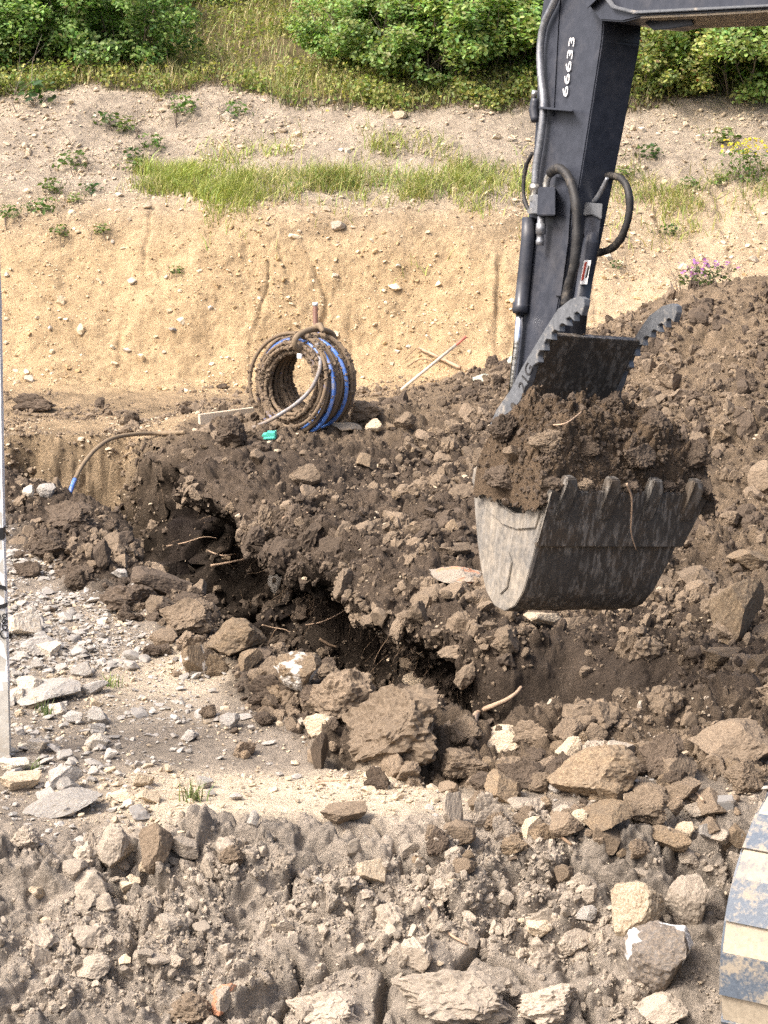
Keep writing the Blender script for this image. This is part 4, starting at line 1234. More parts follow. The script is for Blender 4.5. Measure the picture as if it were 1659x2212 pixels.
def load_pick(px, py):
    """Nearest point of the load's surface to a picture point."""
    d = np.array(ray(px, py)); q = SLP - np.array(ORG)
    t = q @ d / (d @ d)
    e = np.linalg.norm(q - t[:, None] * d, axis=1) + 0.02 * t * 0.05
    return Vector(SLP[np.argmin(e)])
r_ = random.Random(5)
LOADC = [(1215, 900, 100, 44, 's', M_CLOD_BROWN, "flaky slab of soil across the top of the bucket load"),
         (1190, 880, 80, 60, 'c', M_CLOD_DARK, "brown clod behind the flaky slab in the bucket"),
         (1090, 930, 90, 70, 'c', M_CLOD_DARK, "dark clod at the load's left shoulder"),
         (1180, 960, 80, 70, 'c', M_CLOD_BROWN, "brown lump in the middle of the bucket load"),
         (1330, 880, 90, 70, 'c', M_CLOD_DARK, "dark clod at the crown of the bucket load"),
         (1420, 930, 110, 90, 'c', M_CLOD_DARK, "dark bulging clod on the load's right shoulder"),
         (1110, 985, 60, 40, 'r', M_CLOD_BROWN, "small stone near the load's left edge"),
         (1500, 985, 80, 70, 'c', M_CLOD_DARK, "dark clod spilling over the bucket's right corner"),
         (1095, 1040, 90, 70, 'c', M_CLOD_DARK, "dark clod hanging over the cheek's notch"),
         (1270, 970, 70, 60, 'c', M_CLOD_DARK, "dark clod above the second bucket tooth"),
         (1380, 990, 90, 60, 'c', M_CLOD_DARK, "dark clod above the third bucket tooth")]
for px, py, w, h, kd, m, lab in LOADC:
    p = load_pick(px, py)
    k = (p - ORG).dot(FWD) / FPX
    o = obj({'s': 'flat_stone', 'c': 'soil_clod', 'r': 'stone'}[kd], r_.choice({'s': SLABS, 'c': CLODS, 'r': ROCKS}[kd]), None, None, lab, 'clod' if kd != 'r' else 'stone')
    set_mat(o, m)
    o.scale = (w * k / 2, w * k / 2 * 0.8, h * k / 2)
    o.rotation_euler = (r_.uniform(-.3, .3), r_.uniform(-.3, .3), r_.uniform(0, 6.28) if kd != 's' else 0.3)
    o.location = p + Vector((0, 0, 0.008))
for k_, (s_, w_, m_, lab) in enumerate(((0.02, .10, M_CLOD_DARK, "dark clod slumped over the lip at the bucket's left corner"), (0.22, .09, M_CLOD_BROWN, "brown clod lodged between the first two teeth"),
        (0.50, .10, M_CLOD_DARK, "dark clod lodged between the middle teeth"), (0.77, .09, M_CLOD_DARK, "dark clod lodged between the last two teeth"), (1.0, .13, M_CLOD_DARK, "dark clod slumping off the bucket's right corner"),
        (0.96, .15, M_CLOD_DARK, "bulky dark clod on the load's right end"))):
    o = obj("soil_clod", CLODS[k_ % len(CLODS)], None, None, lab, "clod")
    set_mat(o, m_)
    o.scale = (w_ / 2, w_ * .42, w_ * .40)
    o.rotation_euler = (r_.uniform(-.4, .4), r_.uniform(-.4, .4), r_.uniform(0, 6.28))
    o.location = lip_hi + WV * (WB_TOP * s_) + e_up * (0.012 if k_ < 5 else 0.09) - e_out * (0.012 if k_ < 5 else 0.10)
n = 5000
ii = rng.integers(0, len(SLP), n)
lipc = np.array([tuple(lip_hi + WV * (WB_TOP * rng.random()) - e_out * rng.uniform(-0.02, 0.05) + e_up * rng.uniform(-0.01, 0.012)) for _ in range(700)])
rr = 0.004 * (1 - rng.random(n) * (1 - (0.004 / 0.03) ** 2.3)) ** (-1 / 2.3)
PTS_ = SLP[ii]; PTS_[:700] = lipc
gn_scatter("crumbs_on_load", PTS_ + rng.normal(size=(n, 3)) * 0.006, rng.uniform(0, 6.28, (n, 3)), np.stack([rr, rr * 0.85, rr * 0.75], 1), S_CLODS, M_CLOD_DARK_S, "crumbs of dark soil over the bucket load", "soil")

# ------------------------------------------------------------------ wrapped post at the left edge
PB = hit(8, 1640)[0]
PY = PB.y
M_SLEEVE = mat_paint("white_sleeve", (0.86, 0.87, 0.88), 0.45, 0.0, (0.76, 0.77, 0.80), 0.5, 0.6, 5, spec=0.4)
M_POST = mat_paint("pale_timber", (0.55, 0.53, 0.48), 0.8, 0.0, (0.38, 0.34, 0.28), 0.5, 0.6, 8)
M_INK = mat_paint("black_ink", (0.02, 0.02, 0.022), 0.5)
POST = empty("wrapped_post", (PB.x - 0.08, PY + 0.08, PB.z), "white wrapped post with black lettering at the left edge", "post")
PI_ = Matrix.Translation(-POST.location)
def ppart(name, me, m, parent=None):
    o = obj(name, me, m, parent or POST)
    if parent is None: o.matrix_parent_inverse = PI_
    return o
def post_sec(py, w, dpth, ex=0.0):
    xr = float(np.interp(py, [300, 650, 1150, 1490, 1650], [-14, 0, 8.5, 18.5, 22.5]))
    p = at(xr + ex, py, PY)
    return [p, p + Vector((-w, 0, 0)), p + Vector((-w, dpth, 0)), p + Vector((0, dpth, 0))]
def loft(name, secs, wr=0.0):
    bm = bmesh.new()
    rows = []
    for i, sct in enumerate(secs):
        row = []
        for j in range(4):
            a, b = sct[j], sct[(j + 1) % 4]
            for k in range(4):
                p = a.lerp(b, k / 4)
                if wr:
                    p = p + Vector((math.sin(i * 1.7 + j + k * 1.3), math.cos(i * 2.3 + k * 2.1 + j), 0)) * wr * (1 if k else 0.4)
                row.append(bm.verts.new(p))
        rows.append(row)
    for r0, r1 in zip(rows[:-1], rows[1:]):
        for k in range(16):
            bm.faces.new((r0[k], r0[(k + 1) % 16], r1[(k + 1) % 16], r1[k]))
    bm.faces.new(rows[0]); bm.faces.new(rows[-1][::-1])
    bmesh.ops.recalc_face_normals(bm, faces=bm.faces[:])
    me = bpy.data.meshes.new(name); bm.to_mesh(me); bm.free()
    return me
ppart("post_core", loft("post_core", [post_sec(y, 0.15, 0.045, -1.5 if y > 1400 else -8) for y in (1680, 1600, 1480, 900, 300)]), M_POST)
slv = ppart("sleeve", loft("sleeve", [post_sec(y, 0.165, 0.055, -1.5) for y in np.linspace(1492, 330, 36)], 0.0016), M_SLEEVE)
def ink(txt, px, py, size, bold=0.0):
    me = text_mesh("lettering", txt, size, 0.0006, bold)
    xs = [v.co.x for v in me.vertices]
    mx = max(xs)
    for v in me.vertices: v.co.x -= mx                       # right end at the given point
    p = at(px, py, PY - 0.004)
    me.transform(frame_matrix(p, Vector((1, 0, 0)), Vector((0, 0, 1))))
    ppart("lettering", me, M_INK, None)
ink("C", 15.5, 1292, 0.135, 0.002)
ink("ding", 17, 1330, 0.062)
ink("196", 17, 1352, 0.058)
ink("AC", 17.5, 1371, 0.054)
bnd = [post_sec(y, 0.166, 0.056, -1.1) for y in (1166, 1140)]
ppart("black_band", prism_mesh("black_band", [p + Vector((0, -0.002, 0)) for p in bnd[0]], [p + Vector((0, -0.002, 0)) for p in bnd[1]], 0.0), M_INK)

# ------------------------------------------------------------------ pipe coil
M_PIPE = mat_paint("blue_pipe", (0.06, 0.16, 0.52), 0.35, 0.0, (0.20, 0.148, 0.098), 0.30, 0.42, 7, None, None, 0.5, 1.0)
M_PIPE_CLEAN = mat_paint("blue_pipe_bare", (0.09, 0.22, 0.62), 0.3, 0.0, (0.36, 0.34, 0.33), 0.50, 0.60, 9)
M_PIPE_GREY = mat_paint("scuffed_pipe", (0.30, 0.30, 0.32), 0.5, 0.0, (0.25, 0.19, 0.13), 0.42, 0.55, 9)
M_STRAP = mat_paint("muddy_strap", (0.24, 0.18, 0.115), 0.85, 0.0, (0.16, 0.115, 0.075), 0.5, 0.6, 12)
cb = hit(665, 925)[0]
CAXIS = Vector((-0.57, -0.82, 0.05)).normalized()
CC = at(656, 827, cb.y + 0.05)
cu_ = Vector((0, 0, 1)); cu_ = (cu_ - CAXIS * cu_.dot(CAXIS)).normalized()
cv_ = CAXIS.cross(cu_)
COIL = empty("pipe_coil", (CC.x, CC.y, cb.z), "muddy strapped coil of blue water pipe standing on edge", "pipe coil")
CI = Matrix.Translation(-COIL.location)
def cpart(name, me, m, label=None, parent=None):
    o = obj(name, me, m, parent or COIL, label)
    if parent is None: o.matrix_parent_inverse = CI
    return o
rc = random.Random(3)
coil_pts = []
layers = [(0.235, 8), (0.262, 10), (0.289, 11), (0.316, 11), (0.342, 10)]
for R_, cnt in layers:
    for k in range(cnt):
        ax0 = -0.165 + 0.33 * (k + rc.uniform(-.35, .35)) / (cnt - 1)
        tu, tv = rc.uniform(-.13, .13), rc.uniform(-.13, .13)
        ou, ov = rc.uniform(-.022, .022), rc.uniform(-.022, .022)
        ph = rc.uniform(0, 6.28)
        pts = []
        for j in range(48):
            a = 2 * math.pi * j / 48
            r = R_ * (1 + 0.018 * math.sin(2 * a + ph))
            wob = ax0 * (0.75 + 0.45 * (0.5 - 0.5 * math.sin(a))) + tu * math.cos(a) * R_ + tv * math.sin(a) * R_
            pts.append(CC + CAXIS * wob + (cv_ * (math.cos(a) * r + ou) + cu_ * (math.sin(a) * r * 1.0 + ov)))
        coil_pts += pts
        bare = (R_ > 0.33 and k in (4, 7)) or (R_ > 0.3 and rc.random() < 0.05)
        cpart("pipe_loop", tube_mesh("pipe_loop", pts, 0.0142, 8, closed=True), M_PIPE_CLEAN if bare else M_PIPE)
# mud caked on the windings
n = 13000
ii = rng.integers(0, len(coil_pts), n)
cp = np.array([tuple(p) for p in coil_pts])[ii]
keepm = fbm(cp, 5.5, 2, 333) > -0.2
keepm &= ~((cp[:, 0] > CC.x + 0.10) & (cp[:, 2] < CC.z + 0.04) & (rng.random(len(cp)) < 0.85))
cp = cp[keepm]; n = len(cp)
dirn = rng.normal(size=(n, 3)); dirn /= np.linalg.norm(dirn, axis=1, keepdims=True)
rr = 0.006 + 0.015 * rng.random(n) ** 2
mud = gn_scatter("caked_mud", cp + dirn * 0.014, rng.uniform(0, 6.28, (n, 3)), np.stack([rr, rr, rr * 0.8], 1), S_CLODS, M_CLOD_BROWN_S, None, None)
del mud["kind"]; mud["kind"] = "stuff"
mud.parent = COIL; mud.matrix_parent_inverse = CI
# free end hanging across the coil
fe = [at(x, y, cb.y - 0.16) for x, y in ((684, 742), (690, 765))] + [at(x, y, cb.y - 0.27) for x, y in ((690, 800), (672, 840), (640, 872), (605, 895), (575, 912))] + [hit(545, 928)[0] + Vector((0, 0, 0.012))]
cpart("free_pipe_end", tube_mesh("free_pipe_end", fe, 0.0145, 10, sub=5), M_PIPE_GREY)
# strap round the windings at the top
sp = []
for j in range(15):
    a = 2 * math.pi * j / 15
    sp.append(CC + cu_ * (0.31 + 0.085 * math.cos(a)) + CAXIS * (0.215 * math.sin(a)) + cv_ * (-0.09 + 0.02 * math.sin(a)))
cpart("strap", tube_mesh("strap", sp, 0.022, 8, closed=True, sub=3), M_STRAP)
cpart("strap_knot", tube_mesh("strap_knot", [CC + cu_ * 0.395 + cv_ * -0.07, CC + cu_ * 0.42 + cv_ * -0.13, CC + cu_ * 0.385 + cv_ * -0.20 + CAXIS * .05], [0.02, 0.028, 0.012], 8, sub=4), M_STRAP)
tg = CC + cu_ * 0.215 + CAXIS * 0.225 + cv_ * -0.13
cpart("tag", prism_mesh("tag", [tg + cv_ * a + cu_ * b for a, b in ((-.02, -.015), (.02, -.015), (.02, .02), (-.02, .02))], [tg + CAXIS * .012 + cv_ * a + cu_ * b for a, b in ((-.02, -.015), (.02, -.015), (.02, .02), (-.02, .02))], .002), M_WHITEPAINT)

# stake behind the coil
M_RUST = mat_paint("brown_stake", (0.16, 0.075, 0.05), 0.6, 0.0, (0.22, 0.16, 0.11), 0.55, 0.68, 10)
sb = drop(at(685, 870, cb.y + 0.42).x, cb.y + 0.42)[0]
stt = at(681, 660, cb.y + 0.42)
STK = empty("marker_stake", sb, "thin brown stake with a white top rising behind the coil", "stake")
o = obj("stake_shaft", tube_mesh("stake_shaft", [Vector((0, 0, -0.1)), (stt - sb)], 0.019, 10), M_RUST, STK)
o = obj("stake_cap", tube_mesh("stake_cap", [(stt - sb) - Vector((0, 0, 0.002)), (stt - sb) + Vector((0, 0, 0.022))], 0.0195, 10), M_WHITEPAINT, STK)

# loose pipe reaching into the trench
lp = [hit(400, 938)[0] + Vector((0, 0, 0.015)), hit(350, 942)[0] + Vector((0, 0, 0.02))]
yb = lp[1].y
lp += [at(x, y, yb - d) for x, y, d in ((290, 938, 0.15), (240, 948, 0.35), (205, 972, 0.55), (178, 1005, 0.75), (162, 1035, 0.9))]
LPIPE = empty("loose_pipe", lp[0], "loose muddy pipe arching over the trench end, cut blue tip", "pipe")
LI = Matrix.Translation(-LPIPE.location)
o = obj("pipe_run", tube_mesh("pipe_run", lp, 0.0155, 10, sub=5), M_STRAP, LPIPE); o.matrix_parent_inverse = LI
tip = [lp[-1], at(156, 1050, yb - 0.95), at(150, 1067, yb - 1.0)]
o = obj("bare_tip", tube_mesh("bare_tip", tip, 0.0165, 10, sub=3), M_PIPE_CLEAN, LPIPE, "clean blue cut end"); o.matrix_parent_inverse = LI

def bar(name, a, b, w, h, m, label, cat, group=None):
    """A squared bar from a to b."""
    d = (b - a).normalized(); s_ = d.cross(Vector((0, 0, 1))).normalized() * w / 2; u_ = s_.cross(d).normalized() * h / 2
    me = prism_mesh(name, [a - s_ - u_, a + s_ - u_, a + s_ + u_, a - s_ + u_], [b - s_ - u_, b + s_ - u_, b + s_ + u_, b - s_ + u_], min(w, h) * 0.12)
    return obj(name, me, m, None, label, cat, group)
M_WOOD = mat_paint("weathered_wood", (0.66, 0.57, 0.44), 0.8, 0.0, (0.36, 0.27, 0.18), 0.52, 0.64, 14)
M_PINK = mat_paint("pink_paint", (0.62, 0.20, 0.14), 0.7)
M_BARK = mat_paint("root_bark", (0.22, 0.15, 0.095), 0.85, 0.0, (0.12, 0.085, 0.058), 0.5, 0.6, 20)
M_BARKP = mat_paint("pale_root", (0.45, 0.32, 0.22), 0.8, 0.0, (0.24, 0.17, 0.11), 0.52, 0.62, 20)
a, b = hit(430, 916)[0] + Vector((0, 0, 0.03)), hit(548, 900)[0] + Vector((0, 0, 0.03))
bar("timber_board", a, b, 0.03, 0.085, M_WOOD, "pale timber board on edge left of the coil", "board")
# lath with pink end leaning on the bank toe
a = hit(866, 848)[0] + Vector((0, 0, 0.02)); b = at(1006, 728, a.y + 0.55)
LATH = empty("survey_lath", a, "pale wooden lath with a pink end leaning right of the coil", "stake")
d_ = b - a
for nm, t0, t1, mm in (("lath", 0.0, 0.84, M_WOOD), ("pink_end", 0.84, 1.0, M_PINK)):
    me = tube_mesh(nm, [d_ * t0, d_ * t1], 0.017 if nm == "lath" else 0.0172, 4)
    obj(nm, me, mm, LATH)
def stick(name, pts, r0, r1, m, label, cat, group=None):
    rad = list(np.linspace(r0, r1, len(pts)))
    return obj(name, tube_mesh(name, pts, rad, 7, sub=4), m, None, label, cat, group)
hp = lambda x, y, dz=0.012: hit(x, y)[0] + Vector((0, 0, dz))
stick("branch", [hp(905, 760, .03), hp(935, 778, .05), hp(960, 788, .04), hp(995, 800, .02)], 0.013, 0.017, M_BARKP, "grey forked branch lying across the lath", "branch")
stick("branch", [hp(880, 800, .03), hp(910, 790, .06), hp(945, 795, .04)], 0.006, 0.004, M_BARK, "thin dead twig under the lath", "branch")
stick("branch", [hp(875, 785, .03), hp(900, 770, .07), hp(925, 772, .03)], 0.005, 0.003, M_BARK, "thin dead twig above the lath's lower end", "branch")
# plastic scrap
M_GREEN = mat_paint("mint_plastic", (0.10, 0.52, 0.40), 0.4, 0.0, (0.3, 0.55, 0.45), 0.6, 0.7, 20)
g0 = hit(580, 950)[0]
gs = []
kk = (g0 - ORG).dot(FWD) / FPX
for x, y in ((566, 941), (574, 940), (576, 936), (590, 937), (594, 934), (595, 950), (590, 952), (567, 952), (565, 946)):
    gs.append(g0 + Vector(((x - 580) * kk, 0, (950 - y) * kk + 0.005)))
SCR = empty("plastic_scrap", g0, "torn mint green plastic scrap in front of the coil", "plastic")
GI = Matrix.Translation(-g0)
o = obj("scrap_face", prism_mesh("scrap_face", gs, [p + Vector((0.01, 0.03, 0.012)) for p in gs], 0.002), M_GREEN, SCR); o.matrix_parent_inverse = GI
o = obj("scrap_fold", prism_mesh("scrap_fold", [g0 + Vector((x * kk, -0.006, z * kk)) for x, z in ((-12, 6), (12, 8), (12, 5), (-12, 3))], [g0 + Vector((x * kk, -0.03, z * kk - .005)) for x, z in ((-12, 6), (12, 8), (12, 5), (-12, 3))], 0.002), M_GREEN, SCR); o.matrix_parent_inverse = GI
M_MINTST = mat_rock("mint_stone", (0.55, 0.66, 0.56), (0.62, 0.60, 0.48), (0.3, 0.25, 0.18), 0.2, 1.0, 0.004)
put_stone(1040, 820, 54, 26, 's', M_MINTST, "pale green-tinged flat stone left of the arm's chrome rod")
put_stone(1106, 782, 26, 26, 'r', M_MINTST, "pale green stone tight against the chrome rod")
bb = drop(at(672, 868, cb.y + 0.3).x, cb.y + 0.3)[0]
obj("wood_block", prism_mesh("wood_block", [bb + Vector((x, 0, z)) for x, z in ((-.05, 0), (.05, 0), (.045, .07), (-.05, .065))], [bb + Vector((x, .08, z)) for x, z in ((-.05, 0), (.05, 0), (.045, .07), (-.05, .065))], .006), M_BARK, None, "small dark block seen through the coil's opening", "block")
gb = hit(1566, 1756)[0]
obj("wood_block", prism_mesh("wood_block", [gb + Vector((x, 0, z)) for x, z in ((-.034, 0), (.034, .006), (.034, .045), (-.034, .04))], [gb + Vector((x, .05, z + .012)) for x, z in ((-.034, 0), (.034, .006), (.034, .045), (-.034, .04))], .003), mat_paint("grey_block", (0.24, 0.23, 0.215), 0.8, 0, (0.16, 0.13, 0.1), .5, .6, 30), None, "small squared grey block above the track", "block")

# orange marking paint on the slab left of the bucket
M_ORANGE = mat_paint("marking_orange", (0.70, 0.20, 0.09), 0.8)

# ------------------------------------------------------------------ roots
ROOTS = [([(1022, 1568), (1030, 1542), (1058, 1528), (1090, 1514), (1112, 1500), (1126, 1484)], 0.018, 0.008, M_BARKP, "thick pale root jutting from the pit's near lip", 0.06),
         ([(455, 1222), (490, 1216), (535, 1206)], 0.009, 0.006, M_BARKP, "broken pale root stub in the dark trench wall", 0.05),
         ([(450, 1190), (480, 1200), (510, 1196)], 0.006, 0.004, M_BARKP, "forked root just above the broken root stub", 0.05),
         ([(360, 1180), (400, 1172), (440, 1160), (470, 1163)], 0.005, 0.003, M_BARKP, "long thin root along the upper trench wall", 0.03),
         ([(566, 1350), (590, 1356), (615, 1360), (630, 1368)], 0.005, 0.003, M_BARKP, "hooked root low in the trench wall", 0.04),
         ([(690, 1380), (710, 1392), (728, 1398)], 0.009, 0.007, M_BARK, "short cut root end near the black pit bottom", 0.04),
         ([(660, 1350), (690, 1345), (725, 1330), (745, 1318)], 0.005, 0.003, M_BARKP, "thin root rising beside the black pit", 0.03),
         ([(610, 1120), (640, 1100), (665, 1108)], 0.005, 0.003, M_BARKP, "bent rootlet on the spoil above the trench", 0.03),
         ([(926, 1955), (945, 1985), (975, 2020), (1010, 2040)], 0.006, 0.004, M_BARKP, "pale root snaking down the foreground slope", 0.012),
         ([(1190, 1790), (1215, 1810), (1235, 1825)], 0.008, 0.005, M_BARK, "brown root stub below the flat beige clod", 0.02),
         ([(1455, 1738), (1475, 1716), (1500, 1712), (1520, 1730)], 0.010, 0.005, M_BARKP, "arched pale root above the track", 0.04),
         ([(680, 1690), (720, 1686), (755, 1686)], 0.007, 0.005, M_BARKP, "pale straight stick on the pale track", 0.01),
         ([(1030, 1000), (1055, 996), (1075, 1004)], 0.004, 0.003, M_BARKP, "pale rootlet at the bucket's left rim", 0.06),
         ([(470, 300), (490, 325), (505, 350)], 0.009, 0.006, M_BARKP, "pale dead stick on the scree under the turf lip", 0.02)]
for pts, r0, r1, m, lab, lift in ROOTS:
    P = [hit(x, y)[0] + (ORG - hit(x, y)[0]).normalized() * lift for x, y in pts]
    stick("root", P, r0, r1, m, lab, "root")
P = [load_pick(x, y) - FWD * 0.10 for x, y in ((1345, 1022), (1365, 1040), (1380, 1070), (1390, 1100), (1400, 1130))]
p_l = [lip_hi + WV * (WB_TOP * s) + e_out * 0.05 + e_up * u for s, u in ((0.42, 0.05), (0.475, -0.01), (0.51, -0.10), (0.535, -0.17), (0.60, -0.25))]
stick("root", p_l, 0.005, 0.0025, M_BARKP, "thin root dangling over the bucket's front", "root")
p_l = [load_pick(1190, 925) + Vector((0, -.05, .02)), load_pick(1220, 918) + Vector((0, -.07, .02)), load_pick(1255, 900) + Vector((0, -.05, .03))]
stick("root", p_l, 0.004, 0.003, M_BARKP, "thin root lying under the flaky slab in the bucket", "root")
def rootlets():
    V, F = [], []
    w = (T['ins'] > 0.12) * (T['ins'] < 0.9) * (T['en'] > 0.15) * sstep(-1.9, -1.4, T['X']) * (1 - sstep(0.2, 0.5, T['X'])) * (T['smoothz'] < 0.2)
    i, p, nn = sample(w, 420)
    for q, nrm in zip(p, nn):
        L = rng.uniform(0.06, 0.22)
        dv = Vector(nrm) * rng.uniform(0.3, 0.9) + Vector((rng.uniform(-1, 1), rng.uniform(-.6, .2), rng.uniform(-1.3, 0.1)))
        dv.normalize()
        p0 = Vector(q); r = rng.uniform(0.0012, 0.0030)
        pts = [p0]
        for k in range(4):
            dv = (dv + Vector(rng.normal(size=3)) * 0.3 + Vector((0, 0, -0.15))).normalized()
            pts.append(pts[-1] + dv * L / 4)
        b0 = len(V)
        for k, c in enumerate(pts):
            rk = r * (1 - 0.18 * k)
            for a in range(3):
                V.append(c + Vector((math.cos(a * 2.09), 0.3 * math.sin(a), math.sin(a * 2.09))) * rk)
        for k in range(4):
            for a in range(3):
                F.append((b0 + k * 3 + a, b0 + k * 3 + (a + 1) % 3, b0 + k * 3 + 3 + (a + 1) % 3, b0 + k * 3 + 3 + a))
    me = mesh_np("rootlets", [tuple(v) for v in V], F, True)
    obj("fine_rootlets", me, M_BARK, None, "fine rootlets hanging out of the trench wall", "roots", kind="stuff")
rootlets()
#@@VEG

# ------------------------------------------------------------------ plants
def mat_leaf(name, trans=0.42, rough=0.5):
    m, t, b = nodes_of(name)
    c = N(t, 'ShaderNodeVertexColor', layer_name="soil").outputs[0]
    info = N(t, 'ShaderNodeObjectInfo')
    v = mapr(t, info.outputs['Random'], 0, 1, 0.85, 1.15)
    g = N(t, 'ShaderNodeCombineColor')
    for k in range(3): t.links.new(v, g.inputs[k])
    c = mixc(t, 1.0, c, g.outputs[0], 'MULTIPLY')
    t.links.new(c, b.inputs['Base Color'])
    b.inputs['Roughness'].default_value = rough
    b.inputs['Specular IOR Level'].default_value = 0.35
    tr = N(t, 'ShaderNodeBsdfTranslucent')
    t.links.new(mixc(t, 1.0, c, (1.0, 1.15, 0.55), 'MULTIPLY'), tr.inputs[0])
    mx = N(t, 'ShaderNodeMixShader')
    mx.inputs[0].default_value = trans
    t.links.new(b.outputs[0], mx.inputs[1]); t.links.new(tr.outputs[0], mx.inputs[2])
    t.links.new(mx.outputs[0], t.nodes['Material Output'].inputs[0])
    return m
M_LEAF = mat_leaf("leaf")
M_GRASS = mat_leaf("grass_blade", 0.25, 0.6)
M_TWIG = mat_paint("shrub_twig", (0.16, 0.125, 0.10), 0.85, 0.0, (0.28, 0.25, 0.21), 0.5, 0.62, 20)

def unit(a): return a / (np.linalg.norm(a, axis=1, keepdims=True) + 1e-9)

def leaves_mesh(name, C, out, size, cols, up=0.6, aspect=0.72):
    """Folded oval leaves: centre C, facing roughly up and along out."""
    n = len(C)
    nrm = unit(rng.normal(size=(n, 3)) * 0.55 + out * 0.5 + np.array([0, 0, up]))
    a = unit(np.cross(nrm, rng.normal(size=(n, 3))))
    b = np.cross(nrm, a)
    s = size * rng.uniform(0.65, 1.25, n)
    def pt(u, v, w): return C + a * (u * s)[:, None] + b * (v * s * aspect)[:, None] + nrm * (w * s)[:, None]
    q = [pt(-.5, 0, 0), pt(-.2, .42, .10), pt(.22, .38, .10), pt(.52, 0, -.04), pt(.22, -.38, .10), pt(-.2, -.42, .10)]
    V = np.stack(q, 1).reshape(-1, 3)
    base = np.arange(n)[:, None] * 6
    F = np.concatenate([base + np.array([[0, 3, 2, 1]]), base + np.array([[0, 5, 4, 3]])], 0)
    return mesh_np(name, V, F, True, np.repeat(cols, 6, 0))

def blades_mesh(name, B, height, width, cols, lean=0.35):
    n = len(B)
    h = height * rng.uniform(0.5, 1.2, n)
    az = rng.uniform(0, 6.28, n)
    ld = np.stack([np.cos(az), np.sin(az), np.zeros(n)], 1) * (lean * rng.uniform(0.2, 1.3, n))[:, None]
    sd = np.stack([-np.sin(az + rng.normal(0, .8, n)), np.cos(az), np.zeros(n)], 1)
    up = np.array([[0, 0, 1.0]])
    w = width * rng.uniform(0.7, 1.3, n)
    V = []
    for t, ww in ((0, 1.0), (0.5, 0.8), (1.0, 0.12)):
        c = B + (up * t + ld * t * t) * h[:, None] - up * (0.15 * t * t * np.linalg.norm(ld, axis=1) * h)[:, None]
        V += [c - sd * (w * ww / 2)[:, None], c + sd * (w * ww / 2)[:, None]]
    V = np.stack(V, 1).reshape(-1, 3)
    base = np.arange(n)[:, None] * 6
    F = np.concatenate([base + np.array([[0, 1, 3, 2]]), base + np.array([[2, 3, 5, 4]])], 0)
    return mesh_np(name, V, F, True, np.repeat(cols, 6, 0))

def tint(n, base, var=0.3, alt=None, p=0.1):
    c = np.array(base)[None] * (1 + var * rng.normal(size=(n, 1)) * 0.6 + 0.10 * rng.normal(size=(n, 3)))
    if alt is not None:
        k = rng.random(n) < p
        c[k] = np.array(alt)[None] * (1 + 0.25 * rng.normal(size=(k.sum(), 1)))
    return np.clip(c, 0.01, 0.9)

def stems_mesh(name, h, spread, cnt, seed, r0=0.012):
    r = random.Random(seed)
    V, F = [], []
    def seg(pts, ra):
        b0 = len(V)
        for k, c in enumerate(pts):
            rk = ra * (1 - 0.7 * k / (len(pts) - 1))
            for a in range(4):
                V.append((c[0] + rk * math.cos(a * 1.571), c[1] + rk * math.sin(a * 1.571), c[2]))
        for k in range(len(pts) - 1):
            for a in range(4):
                F.append((b0 + k * 4 + a, b0 + k * 4 + (a + 1) % 4, b0 + k * 4 + 4 + (a + 1) % 4, b0 + k * 4 + 4 + a))
    for _ in range(cnt):
        a, t = r.uniform(0, 6.28), r.uniform(0.2, 1)
        p = [(0.1 * math.cos(a), 0.1 * math.sin(a), -0.1)]
        for k in range(1, 6):
            s = k / 5
            p.append((p[0][0] + spread * t * s * math.cos(a) + r.uniform(-.05, .05), p[0][1] + spread * t * s * math.sin(a) + r.uniform(-.05, .05), h * s * r.uniform(.85, 1.05) * (1.05 - 0.35 * t)))
        seg(p, r0 * r.uniform(.6, 1.2))
        for _ in range(3):
            q = p[r.randint(2, 4)]
            e = (q[0] + r.uniform(-.3, .3), q[1] + r.uniform(-.3, .3), q[2] + r.uniform(-.02, .3))
            m_ = tuple((x + y) / 2 + r.uniform(-.03, .03) for x, y in zip(q, e))
            seg([q, m_, e], r0 * .4)
    return mesh_np(name, V, F, True)

def shrub_parts(seed, base, var, alt, p, R=0.75, H=1.25, nl=9500, size=0.052):
    r = np.random.default_rng(seed)
    k = 46
    cen = r.normal(size=(k, 3)); cen = unit(cen) * (r.random((k, 1)) ** 0.45)
    cen = cen * np.array([R, R, H * 0.52]) + np.array([0, 0, H * 0.52])
    rad = r.uniform(0.10, 0.24, k)
    w = rad ** 2; w /= w.sum()
    i = r.choice(k, nl, p=w)
    d = unit(r.normal(size=(nl, 3)))
    C = cen[i] + d * (rad[i] * r.random(nl) ** 0.4)[:, None] * np.array([1.15, 1.15, 0.8])
    C = C[C[:, 2] > 0.02]
    out = unit(C - np.array([0, 0, H * 0.35]))
    clump = 1 + 0.18 * r.normal(size=k)
    col = tint(len(C), base, var, alt, p) * clump[i[:len(C)]][:, None]
    return leaves_mesh("crown", C, out, size, col, 0.95), stems_mesh("trunk", H * 0.95, R * 0.8, 13, seed)

GREEN, DEEP, YELL = (0.31, 0.425, 0.145), (0.27, 0.39, 0.13), (0.38, 0.415, 0.145)
SH = [shrub_parts(1, GREEN, .28, (0.20, 0.22, 0.05), .10), shrub_parts(2, DEEP, .28, (0.10, 0.17, 0.05), .15),
      shrub_parts(3, YELL, .28, (0.30, 0.10, 0.03), .04, nl=7500), shrub_parts(4, GREEN, .30, (0.22, 0.24, 0.06), .18, 0.85, 1.1),
      shrub_parts(5, YELL, .30, (0.12, 0.17, 0.05), .35, 0.8, 0.8, 7500)]
